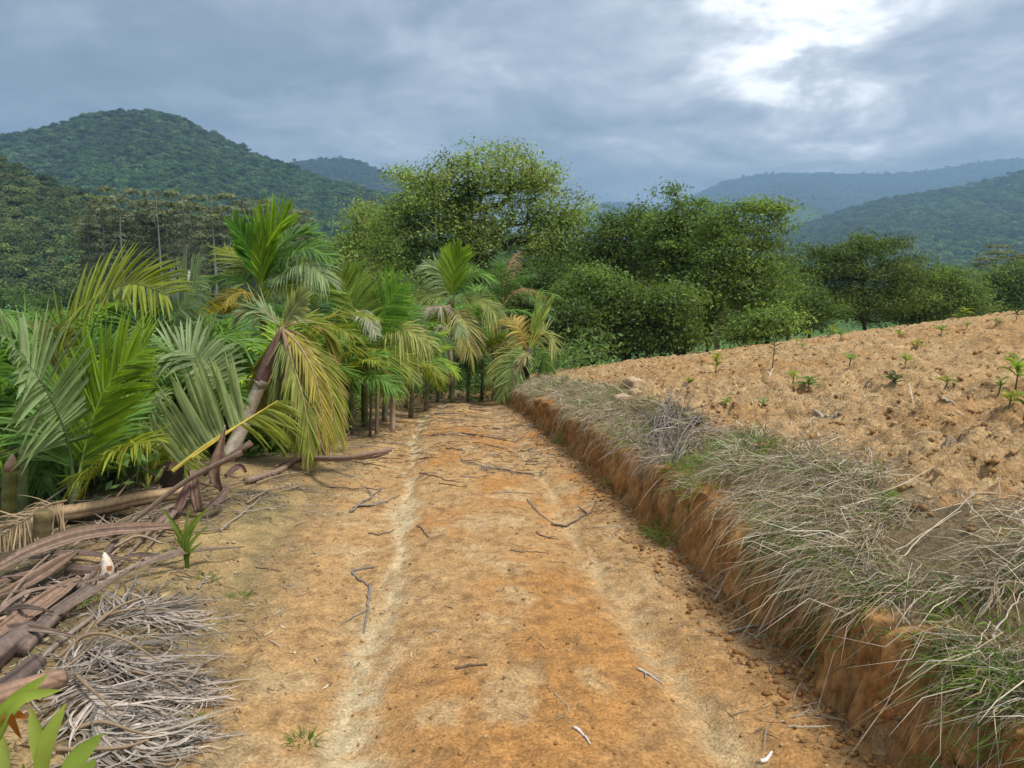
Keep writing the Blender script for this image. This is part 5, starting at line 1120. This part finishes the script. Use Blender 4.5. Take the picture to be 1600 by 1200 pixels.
sheath('leaf_sheath', 'curled dark sheath slanting right of the stump', curve([P(318, 800, 5.5), P(345, 778, 5.6), P(360, 758, 5.7)], 10), [.03, .06, .05, .02], .5, (.13, .09, .075), nrm=(.2, -.9, .4))
sheath('leaf_sheath', 'small curled sheath at the right end of the long mauve sheath', rest([(243, 832), (262, 818), (285, 808)], [.04, .05, .04]), [.04, .07, .05, .02], .6, (.2, .135, .105), nrm=(.2, -.8, .5))
sheath('leaf_sheath', 'sheath scrap under the jutting stalk end', curve([P(352, 745, 5.9), P(375, 728, 5.95), P(385, 738, 5.95)], 9), [.03, .05, .02], .5, (.16, .105, .09), nrm=(0, -1, .3))
# mauve logs bottom left
def glog(lab, pts, r, c, cut, group='mauve palm logs'):
    p = np.array([gp(*q) for q in pts]); p[:, 2] = Hs(p[:, 0], p[:, 1]) + r * .85; log('palm_log', lab, curve(p, 14), np.linspace(r, r * .8, 14), c, cut, group=group, rough=.12, streak=.4)
glog('mauve brown palm log running to the grey fronds, upper of two', [(30, 1030), (85, 975), (142, 930)], .04, MAUVE, None)
glog('thick dark mauve palm log cut off at the bottom left edge', [(-40, 1075), (0, 1040), (52, 1000)], .056, (.135, .098, .08), (.16, .11, .09))
glog('dark mauve palm log in the shade below the thick log', [(-40, 1120), (10, 1090), (60, 1050)], .045, (.10, .07, .06), None)
glog('smooth brown palm log with paler cut end under the grey heap', [(-30, 1125), (40, 1100), (98, 1078)], .05, (.24, .15, .10), (.33, .22, .14))
glog('thin brown stalk leading down to the left edge', [(-15, 925), (40, 905), (85, 893)], .022, (.22, .145, .10), None)
glog('grey brown stalk beside the grey frond heap', [(40, 1060), (100, 1005), (165, 955)], .014, (.26, .2, .16), None)
glog('slim stalk lying at the foot of the cream palm heart', [(150, 920), (190, 898), (245, 868)], .014, (.25, .19, .15), None)
# more dry strips and stalks woven through the pile
for i in range(34):
    px = -10 + 330 * rng.random(); py = 985 - .62 * px + 40 * rng.normal(); py = min(max(py, 775), 1010); l = 30 + 70 * rng.random(); a = R(28 + 22 * rng.normal())
    pts = [(px - l * math.cos(a), py + l * math.sin(a)), (px, py + 4 * rng.normal()), (px + l * math.cos(a), py - l * math.sin(a))]
    p = np.array([gp(*q) for q in pts]); lf = .02 + .09 * rng.random(); p[:, 2] = Hs(p[:, 0], p[:, 1]) + lf * np.array([.5, 1, .8]); c = np.array([[.2, .14, .11], [.16, .12, .095], [.27, .2, .14], [.13, .095, .08]][i % 4])
    if i % 2: sheath('sheath_strip', 'narrow dry sheath strip woven into the debris pile', curve(p, 12), [.008, .03 + .03 * rng.random(), .025, .006], .5, c, 'dry strips in the debris pile', (.2, -.5, .8), .004, 7)
    else: log('stalk', 'thin dry stalk woven into the debris pile', curve(p, 10), np.linspace(.010, .006, 10) * (.7 + .7 * rng.random()), c, cat='stalk', group='dry stalks in the debris pile', sides=7)
# cream coloured palm heart
hb_ = gp(166, 905); o = thing('palm_heart', 'cream coloured cut palm heart with orange core', 'palm heart', hb_)
V, F, C = tube(curve([hb_ - [.02, 0, .01], P(168, 892, hb_[1] + .02), P(163, 863, hb_[1] + .04)], 8), [.03, .036, .038, .036, .032, .026, .016, .004], 10, (.62, .54, .44), rough=.12); mk('rind', V, F, M_WOOD, o, C, True)
V, F, C = disc(P(171, 888, hb_[1] - .03), (.25, -1, .2), .017, (.40, .17, .07), 10, .5); mk('core', V, F, M_WOOD, o, C)
hb_ = gp(140, 905); log('palm_log', 'dark cut log end left of the cream palm heart', np.array([hb_ + [-.12, .02, .03], hb_ + [-.02, .0, .035], hb_ + [.05, -.01, .035]]), .042, (.12, .08, .06), (.2, .13, .09), group='mauve palm logs')

def dryfrond(label, pts, ll, n, lift, col=GREY, curl=.35, nrm=(0, 0, 1), ang=(70, 35), lw=.0125, group='grey dead fronds on the verge', sag=.1, rc=(.24, .17, .11), vee=.1, flat=.012):
    ll = ll * 1.3; p = np.array([gp(*q) for q in pts]); p[:, 2] = Hs(p[:, 0], p[:, 1]) + np.asarray(lift)
    o = thing('dead_frond', label, 'dead frond', p[0] - [0, 0, np.atleast_1d(lift)[0]], group)
    mkfrond(frond(list(p), ll=ll, lw=lw, n=int(n * .95), nrm=nrm, ang=ang, vee=vee, sag=sag, col=np.array(col) * np.array([.92, .86, .80]), rcol=rc, r0=.010, start=.06, S=10, fold=False, jit=.14, curl=curl * .55, sweep=curl * 1.9, miss=.08, colvar=.4, flatz=flat), o, 'leaflets', M_STRAW); return o
for a in [
    ('fan shaped grey dead frond at the top of the grey heap', [(150, 985), (190, 968), (235, 955), (262, 958)], .30, 46, [.03, .06, .06, .04], GREY, .3),
    ('grey dead frond with splayed leaflets right of the mauve log', [(160, 978), (205, 972), (270, 970), (300, 985)], .22, 40, [.03, .05, .05, .02], (.30, .27, .24), .35),
    ('large curled grey dead frond in the middle of the heap', [(95, 1040), (140, 1030), (200, 1040), (290, 1075)], .30, 60, [.04, .1, .1, .03], GREY, .55),
    ('grey dead frond showing a neat comb of leaflets', [(120, 1080), (140, 1105), (165, 1130), (190, 1140)], .24, 44, [.06, .08, .08, .05], (.29, .265, .245), .22),
    ('pale curled dead frond at the bottom of the heap', [(110, 1150), (160, 1150), (220, 1165), (280, 1165)], .26, 56, [.02, .05, .05, .02], (.31, .285, .26), .55),
    ('tangled grey dead frond along the right side of the heap', [(170, 1060), (220, 1075), (270, 1090), (315, 1100)], .22, 56, [.03, .06, .05, .01], (.27, .24, .215), .6),
    ('lowest grey dead frond at the bottom edge', [(90, 1185), (150, 1190), (210, 1185), (270, 1150)], .26, 50, [.02, .04, .04, .01], (.25, .225, .2), .5),
    ('small silvery dead frond under the cream palm heart', [(150, 922), (130, 922), (105, 928), (88, 938)], .2, 30, [.03, .04, .03, .01], (.34, .31, .28), .25),
    ('grey matted dead frond beneath the split log', [(150, 850), (190, 828), (225, 815), (258, 800)], .22, 60, [.03, .06, .07, .06], (.26, .23, .19), .4),
    ('dark matted dead frond under the mauve sheath', [(60, 960), (100, 935), (140, 905), (190, 880)], .2, 44, [.01, .02, .02, .02], (.16, .13, .105), .5),
    ('grey dead frond half under the smooth brown log', [(60, 1110), (90, 1075), (125, 1050), (150, 1020)], .24, 50, [.02, .05, .06, .05], (.25, .225, .2), .45),
    ('thin dead frond lying at the edge of the palms', [(385, 790), (420, 770), (460, 765), (500, 770)], .2, 30, [.02, .02, .02, .01], (.22, .19, .15), .5),
    ('flattened dead frond below the pole', [(400, 760), (440, 748), (500, 738), (545, 735)], .2, 36, [.02, .03, .02, .01], (.2, .165, .125), .4),
    ('dead frond heaped at the edge below the withering crown', [(430, 735), (470, 718), (520, 705), (560, 700)], .22, 40, [.03, .05, .04, .01], (.19, .15, .11), .45),
    ('dark dead frond at the foot of the bushy palm', [(535, 690), (560, 672), (585, 660), (600, 652)], .3, 44, [.04, .06, .05, .02], (.14, .115, .085), .45)]:
    dryfrond(*a)
# brown dry frond hanging over the stems at the left
o = thing('dead_frond', 'brown dry frond hanging its leaflets over the left edge of the pile', 'dead frond', gp(100, 815), None)
mkfrond(frond(pf((104, 782, 5.1), (75, 790, 5.0), (40, 812, 4.9), (-10, 845, 4.8)), ll=.42, lw=.014, n=50, nrm=(.1, -.7, .6), ang=(75, 50), vee=-.5, sag=.75, col=(.30, .22, .13), rcol=(.2, .14, .08), r0=.009, start=.05, S=7, fold=False, jit=.16, curl=.15), o, 'leaflets', M_STRAW)

# ------------------------------------------------------------------ twigs and sticks
def twig(label, pts, r=.010, col=(.20, .16, .125), lift=0., group='twigs on the track', name='twig', forks=0, n=12, cat='twig'):
    r = r * .72; p = curve([gp(*q) for q in pts], n); jl = np.linalg.norm(p[-1] - p[0])
    p[1:-1, :2] += rng.normal(size=(n - 2, 2)) * .007 * min(1, jl); p[:, 2] = Hs(p[:, 0], p[:, 1]) + r * .7 + lift
    parts = [tube(p, np.linspace(r, r * .45, n), 6, col, rough=.25, streak=.25)]
    for k in range(forks):
        i = rng.integers(2, n - 3); a = rng.choice([-1, 1]) * (.5 + .4 * rng.random()); dv = nrmz(p[i + 2] - p[i]); c, s = math.cos(a), math.sin(a)
        dv = np.array([dv[0] * c - dv[1] * s, dv[0] * s + dv[1] * c, 0]); l = jl * (.2 + .25 * rng.random()); q = p[i] + dv * l * np.linspace(0, 1, 6)[:, None]
        q[:, 2] = Hs(q[:, 0], q[:, 1]) + r * .6 + lift + np.linspace(0, .03, 6) * rng.random(); q[0] = p[i]; parts.append(tube(q, np.linspace(r * .6, r * .25, 6), 5, col))
    V, F, C = cat_(parts); o = mk(name, V, F, M_WOOD, col=C, smooth=True, origin=p[0]); return tag(o, label, cat, group)
GT = (.24, .21, .18); BT = (.15, .105, .075); PT = (.42, .36, .28)
for a in [
    ('grey forked twig bundle at the left edge of the track', [(547, 802), (570, 786), (597, 766)], .014, GT, .01, 3), ('second grey twig beside the forked bundle', [(552, 796), (585, 790), (625, 775)], .010, GT, .005, 2),
    ('large curved brown branch near the bank', [(862, 822), (900, 816), (922, 802), (932, 786)], .016, BT, .0, 1), ('bent stick meeting the large curved branch', [(824, 782), (838, 800), (864, 818)], .011, GT, .0, 0),
    ('dark straight twig left of the track centre', [(656, 741), (690, 748), (726, 754)], .011, BT, .0, 2), ('twig bundle in the middle of the track, left half', [(720, 720), (750, 730), (781, 738)], .012, GT, .01, 3), ('twig bundle in the middle of the track, right half', [(778, 736), (805, 740), (836, 746)], .012, BT, .01, 2),
    ('stick leaning up against the foot of the bank', [(803, 692), (818, 682), (831, 673)], .016, (.24, .18, .13), .0, 0), ('long dark branch across the far track', [(722, 678), (765, 684), (806, 691)], .016, BT, .0, 2),
    ('grey twigs at the left half of the far track', [(633, 722), (660, 718), (686, 716)], .012, BT, .0, 2), ('thin dark twig right of the sandy rill', [(686, 756), (706, 759), (730, 763)], .009, BT, .0, 0),
    ('short curved twig on the pale crust', [(652, 824), (662, 830), (670, 841)], .010, GT, .0, 0), ('dark curved twig left of the short one', [(576, 836), (596, 836), (616, 828)], .009, BT, .0, 1),
    ('bent grey bark strip lying in the left rill', [(584, 888), (551, 894), (562, 908), (578, 920)], .012, GT, .0, 0), ('long grey bark strip running down the left rill', [(578, 918), (576, 945), (569, 994)], .012, GT, .0, 1),
    ('dark twig in the right middle of the track', [(838, 832), (850, 840), (872, 845)], .010, BT, .0, 1), ('fine twig crossing the right wheel rut', [(797, 863), (825, 864), (854, 866)], .008, BT, .0, 0),
    ('dark flat bark piece in the foreground of the track', [(712, 1048), (735, 1043), (762, 1045)], .012, BT, .0, 0), ('thin twig on the left verge', [(400, 890), (420, 892), (440, 894)], .007, BT, .0, 0),
    ('pale forked branch on the right side of the track', [(1138, 995), (1165, 985), (1198, 966)], .012, (.3, .25, .18), .005, 2), ('grey leaf scrap beside the right rill', [(996, 1050), (1012, 1058), (1034, 1070)], .010, (.36, .33, .29), .0, 2),
    ('dark twig at the foot of the near bank', [(1286, 1100), (1310, 1106), (1302, 1120), (1350, 1150), (1420, 1172)], .007, BT, .0, 1), ('white curved chip in the foreground', [(896, 1145), (910, 1152), (922, 1173)], .010, (.66, .62, .58), .0, 0),
    ('white chip at the bottom edge', [(1188, 1199), (1197, 1190), (1206, 1179)], .013, (.66, .62, .58), .0, 0), ('long thin stem in the right foreground', [(866, 1086), (888, 1105), (884, 1118), (870, 1126)], .004, (.4, .34, .24), .0, 0),
    ('grey twig on the left verge near the pile', [(325, 800), (350, 785), (410, 770)], .011, GT, .01, 2), ('pale twigs on the ground below the pole', [(345, 835), (375, 810), (410, 775)], .010, (.36, .31, .26), .01, 3), ('grey leaf curl on the verge right of the sapling', [(310, 925), (318, 910), (328, 898)], .012, GT, .0, 1)]:
    twig(a[0], a[1], a[2], a[3], a[4], forks=a[5])
for i in range(70):
    d = 6.5 + 12 * rng.random()**.8; t = -1.4 + 2.6 * rng.random(); x = road_x(d) + t; a = rng.normal() * .5; l = .18 + .5 * rng.random()**1.5
    p0 = np.array([x - l / 2 * math.cos(a), d - l / 2 * math.sin(a)]); p1 = p0 + l * np.array([math.cos(a), math.sin(a)]); pm = (p0 + p1) / 2 + rng.normal(size=2) * .04
    r = .004 + .006 * rng.random(); p = curve(np.array([[*p0, 0], [*pm, 0], [*p1, 0]]), 8); p[:, 2] = Hs(p[:, 0], p[:, 1]) + r * .8
    V, F, C = tube(p, np.linspace(r, r * .5, 8), 5, [BT, GT, (.12, .09, .07)][i % 3], rough=.25); o = mk('twig', V, F, M_WOOD, col=C, smooth=True, origin=p[0]); tag(o, 'thin dry twig strewn over the far half of the track', 'twig', 'twigs strewn over the far track')
for lab, pts, r, c in [('grey stick lying on the lower field', [(1272, 647), (1295, 650), (1315, 651)], .022, (.38, .33, .27)), ('pale stick with green tip on the right of the field', [(1472, 629), (1486, 634), (1497, 638)], .016, (.46, .41, .33)), ('brown stick at the lower right of the field', [(1474, 702), (1492, 695), (1508, 687)], .016, (.24, .18, .13)),
                       ('thin arched stem on the lower left of the field', [(1238, 620), (1246, 640), (1258, 652)], .006, (.42, .34, .22)), ('pale stick on the upper left of the field', [(1270, 548), (1280, 544), (1290, 541)], .014, (.42, .36, .28)), ('pale chip below the spindly seedling', [(1199, 585), (1204, 581), (1208, 578)], .016, (.55, .48, .38)),
                       ('green and grey leaf scrap above the thatch', [(1308, 748), (1320, 742), (1334, 745)], .014, (.36, .37, .32)), ('dark stick low in the field', [(1350, 610), (1356, 606), (1364, 603)], .01, (.14, .1, .08))]:
    twig(lab, pts, r, c, .005, 'sticks on the hoed field', 'stick', cat='stick')
# brushwood heap on the shoulder of the bank
b = gp(1045, 690); o = thing('brushwood', 'heap of tangled grey brushwood on the shoulder of the bank', 'brushwood', b)
for i in range(70):
    px0 = 1052 + 34 * rng.normal(); py0 = 660 + 18 * rng.normal(); r0 = gp(px0, py0) + [0, 0, .02 + .06 * rng.random()]
    tgt = gp(1010 + 55 * rng.random(), 700 + 45 * rng.random()) + [0, 0, .02 + .04 * rng.random()]; mid = (r0 + tgt) / 2 + [*(rng.normal(size=2) * .10), .03 + .05 * rng.random()]
    rr = .003 + .004 * rng.random(); V, F, C = tube(curve([r0, mid, tgt], 9), np.linspace(rr, rr * .5, 9), 5, np.array([.21, .175, .155]) * (.6 + .7 * rng.random())); mk('branch', V, F, M_WOOD, o, C, True)
# longer bleached stalks in the thatch
for i, (pts, r) in enumerate([([(1390, 890), (1440, 860), (1500, 820)], .006), ([(1400, 905), (1455, 850), (1520, 800)], .006), ([(1250, 800), (1300, 775), (1345, 742)], .005), ([(1330, 800), (1400, 780), (1460, 745)], .005), ([(1500, 800), (1545, 850), (1590, 910)], .005), ([(1540, 1035), (1580, 980), (1600, 960)], .006), ([(1470, 1110), (1510, 1060), (1545, 1000)], .005), ([(1450, 920), (1540, 935), (1600, 940)], .010), ([(1290, 960), (1300, 1010), (1292, 1070)], .005), ([(1380, 1040), (1420, 980), (1470, 930)], .005)]):
    p = curve([gp(*q) + [0, 0, .06] for q in pts], 10); p[1:-1] += rng.normal(size=(8, 3)) * .003; r = r * .6
    V, F, C = tube(p, np.linspace(r, r * .5, 10), 5, (.48, .42, .33)); o = mk('dry_stalk', V, F, M_STRAW, col=C, origin=p[0]); tag(o, 'long bleached stalk lying over the near thatch', 'stalk', 'bleached stalks over the thatch')

# ------------------------------------------------------------------ stones, clods, crumbs
import bmesh
def ico(sub):
    bm = bmesh.new(); bmesh.ops.create_icosphere(bm, subdivisions=sub, radius=1); V = np.array([v.co[:] for v in bm.verts]); F = np.array([[v.index for v in f.verts] for f in bm.faces]); bm.free(); return V, F
I1, I2 = ico(1), ico(3)
def rock(name, label, c, s, col, rz=0., group=None, seed=1, mat=M_STONE, rough=.35):
    V, F = I2; a = vnoise(V[:, 0] * 1.7 + seed * 3.1, V[:, 1] * 1.7 + V[:, 2] * 2.3, seed); b2 = fbm(V[:, 0] * 4 + V[:, 2] * 3, V[:, 1] * 4 + seed, seed + 7, 3)
    W = np.sign(V) * np.abs(V)**.8 * (1 - rough + rough * 1.3 * a + .3 * (b2 - .5))[:, None] * np.array(s); cz, sz = math.cos(rz), math.sin(rz)
    W = np.stack([W[:, 0] * cz - W[:, 1] * sz, W[:, 0] * sz + W[:, 1] * cz, W[:, 2]], -1) + np.asarray(c)
    o = mk(name, W, F, mat, col=np.array(col) * (.8 + .4 * b2[:, None]), smooth=True, origin=np.asarray(c)); return tag(o, label, 'stone' if mat is M_STONE else 'clod', group)
for lab, px, py, s, c in [('pale angular stone, top of the three on the bank shoulder', 990, 608, (.15, .12, .10), (.44, .33, .20)), ('flat pale stone below the angular stone', 975, 625, (.16, .10, .05), (.42, .31, .19)), ('small pale stone right of the flat stone', 992, 618, (.09, .07, .05), (.40, .28, .17))]:
    b = gp(px, py); rock('stone', lab, b + [0, 0, s[2] * .5], s, c, .6, 'pale stones on the bank', px)
b = gp(1338, 1090); rock('soil_slab', 'pale slab of earth leaning against the cut bank', b + [.03, .04, .09], (.045, .03, .125), (.36, .22, .10), .3, None, 5, M_CUT, .4)
for i, (px, py, s, c) in enumerate([(1276, 1053, .028, (.42, .17, .05)), (1284, 1064, .022, (.40, .17, .05)), (1378, 1150, .035, (.36, .17, .05)), (1388, 1142, .03, (.40, .18, .06)), (1318, 1040, .03, (.34, .18, .08)), (1306, 1062, .024, (.3, .15, .06)), (1236, 990, .03, (.3, .17, .08)), (1420, 1160, .03, (.42, .2, .07))]):
    b = gp(px, py); rock('clod', 'orange clod fallen at the foot of the near bank', b + [0, 0, s * .5], (s, s * .8, s * .75), c, i, 'clods at the foot of the bank', i + 3, M_CUT)
def lumps(name, label, x, d, s, cols, mat, cat, sub=I1, emb=.3):
    V, F = sub; n = len(x); base = np.stack([x, d, Hs(x, d) + s * emb], -1)
    sc = s[:, None] * (.65 + .7 * rng.random((n, 3))) * np.array([1, 1, .75])
    W = V[None] * (1 + .75 * (rng.random((n, len(V), 1)) - .5)) * sc[:, None]; a = rng.random(n) * 6.28; ca, sa = np.cos(a)[:, None], np.sin(a)[:, None]
    W = np.stack([W[..., 0] * ca - W[..., 1] * sa, W[..., 0] * sa + W[..., 1] * ca, W[..., 2]], -1) + base[:, None]
    FF = (F[None] + (np.arange(n) * len(V))[:, None, None]).reshape(-1, 3)
    C = np.repeat(cols * (.75 + .5 * rng.random((n, 1))), len(V), 0)
    o = mk(name, W.reshape(-1, 3), FF, mat, col=C); tag(o, label, cat, kind='stuff')
n = 7500; d = geo(2.2, 24, 5000, 1.2)[rng.integers(0, 5000, n)]; t = 1.9 + (13 * rng.random(n)**1.1) * (d / 24 + .2); x = road_x(d) + t
lumps('field_clods', 'loose clods of hoed soil strewn over the field', x, d, .005 + .022 * rng.random(n)**3.2 + .0005 * d, np.array([[.45, .28, .13], [.5, .34, .17], [.43, .25, .105], [.40, .24, .11]])[rng.integers(0, 4, n)], M_SOIL, 'clods')
n = 3500; d = geo(1.6, 20, 5000, 1.6)[rng.integers(0, 5000, n)]; x = road_x(d) - 1.35 + 2.65 * rng.random(n)
lumps('track_crumbs', 'crumbs of dry soil and grit lying on the track', x, d, .002 + .007 * rng.random(n)**3 + .0002 * d, np.array([[.42, .27, .13], [.50, .36, .20], [.36, .18, .07], [.28, .16, .08]])[rng.integers(0, 4, n)], M_ROAD, 'grit')
n = 2600; d = geo(1.5, 18, 5000, 1.5)[rng.integers(0, 5000, n)]; x = road_x(d) + 1.02 + .30 * rng.random(n)**.7
lumps('bank_crumbs', 'crumbled soil fallen along the foot of the bank', x, d, .004 + .015 * rng.random(n)**2.5, np.array([[.38, .19, .07], [.33, .16, .055], [.28, .15, .065]])[rng.integers(0, 3, n)], M_CUT, 'crumbs')
# leaf litter: chips of leaf and fine twig
def litter():
    parts = []
    for n, d0, d1, kd, t0, t1, L, w, cols in [(9500, 1.5, 20, 1.5, -3.6, -1.05, (.02, .10), .006, DRY * .7), (2500, 1.5, 9, 1.2, -3.6, -1.5, (.02, .07), .012, np.array([(.2, .16, .1), (.13, .1, .06), (.28, .22, .14)])), (2600, 1.5, 20, 1.5, -3.9, -1.6, (.05, .22), .006, np.array([GT, BT, (.1, .08, .06)])), (1500, 1.6, 20, 1.7, -1.3, 1.25, (.015, .08), .006, np.array([GT, BT, PT, (.1, .075, .05)])), (1600, 1.6, 20, 1.5, .85, 1.35, (.04, .16), .005, DRY * .8), (3800, 7.5, 20, 1.0, -1.5, 1.25, (.04, .2), .008, np.array([GT, BT, (.1, .08, .06)]) * .9), (1800, 2, 16, 1.2, 1.9, 4.5, (.03, .12), .005, DRY)]:
        d = geo(d0, d1, 5000, kd)[rng.integers(0, 5000, n)]; x = road_x(d) + t0 + (t1 - t0) * rng.random(n)
        k = fbm(x * 1.8, d * 1.8, 181, 3) > .35 + .25 * rng.random(n); x, d = x[k], d[k]; n = len(x)
        root = np.stack([x, d, Hs(x, d) + .004 + .008 * rng.random(n)], -1); a = rng.random(n) * 6.28; ln = L[0] + (L[1] - L[0]) * rng.random(n)**2
        dv = np.stack([np.cos(a), np.sin(a), .08 * rng.normal(size=n)], -1)
        tip = root[:, :2] + dv[:, :2] * ln[:, None]; dv[:, 2] = (Hs(tip[:, 0], tip[:, 1]) + .006 + .02 * rng.random(n) * ln / .1 - root[:, 2]) / ln
        parts.append(blades(root, dv, ln, np.full(n, w) * (.5 + rng.random(n)), .2 * rng.normal(size=(n, 3)) * np.array([1, 1, .15]), cols[rng.integers(len(cols), size=n)] * (.7 + .6 * rng.random((n, 1))), 4))
    V, F, C = cat_(parts); o = mk('leaf_litter', V, F, M_STRAW, col=C); tag(o, 'scattered dry leaf litter and fine twigs over track and verge', 'litter', kind='stuff')
litter()
# ------------------------------------------------------------------ undergrowth and the valley crop
def leafmass(name, label, x, d, h, n_each, size, cols, cat, cr):
    c = np.stack([x, d, Hs(x, d) + h], -1); m_ = len(c); N_ = m_ * n_each
    off = rng.normal(size=(m_, n_each, 3)) * cr[:, None, None] * np.array([1, 1, .7]); pos = (c[:, None] + off).reshape(-1, 3)
    pos[:, 2] = np.maximum(pos[:, 2], np.repeat(c[:, 2] - h, n_each) + .02)
    nn = nrmz(rng.normal(size=(N_, 3)) * .8 + np.array([0, -.2, .8])); ax = nrmz(np.cross(nn, rng.normal(size=(N_, 3)))); bx = np.cross(nn, ax)
    l = np.repeat(size, n_each)[:, None] * (.5 + rng.random((N_, 1))); wd = l * .4
    V = np.stack([pos - ax * l * .5, pos - bx * wd * .5, pos + ax * l * .5, pos + bx * wd * .5], 1).reshape(-1, 3)
    cc = np.asarray(cols)[rng.integers(len(cols), size=m_)] * (.7 + .6 * rng.random((m_, 1))); cc = np.repeat(cc, n_each, 0) * (.7 + .6 * rng.random((N_, 1)))
    o = mk(name, V, np.arange(N_ * 4).reshape(-1, 4), M_LEAF, col=np.repeat(cc, 4, 0)); tag(o, label, cat, kind='stuff')
n = 900; d = 6.2 + 16 * rng.random(n); x = road_x(d) - 2.7 - .02 * d - 9 * rng.random(n)**1.3
leafmass('undergrowth', 'tangled green undergrowth between the palm stems', x, d, .12 + .35 * rng.random(n), 34, np.full(n, .11), np.vstack([MG, GRN * .7]), 'undergrowth', np.full(n, .22))
n = 260; d = 8.2 + 12 * rng.random(n); x = road_x(d) - 1.75 - .9 * rng.random(n)
leafmass('verge_plants', 'low leafy plants along the foot of the palms beside the track', x, d, .05 + .2 * rng.random(n), 34, np.full(n, .10), np.vstack([MG, GRN, GRN]), 'undergrowth', np.full(n, .16))
n = 420; d = 18.5 + 9 * rng.random(n); x = road_x(d) - 7 + 11 * rng.random(n)
leafmass('track_end_undergrowth', 'dark undergrowth below the palms at the track end', x, d, .1 + .5 * rng.random(n), 40, np.full(n, .13), np.vstack([DG, MG]), 'undergrowth', np.full(n, .32))
n = 2800; d = 24 + 80 * rng.random(n)**1.2; x = -.86 * d + .75 * d * rng.random(n)
k = fbm(x * .05, d * .05, 191, 3) > .33; x, d = x[k], d[k]; n = len(x)
leafmass('valley_crop', 'low green crop and weeds covering the valley field', x, d, .15 + .35 * rng.random(n), 26, .22 + .004 * d, np.array([[.06, .115, .036], [.08, .14, .04], [.05, .10, .042], [.09, .14, .042]]), 'crop', .5 + .008 * d)
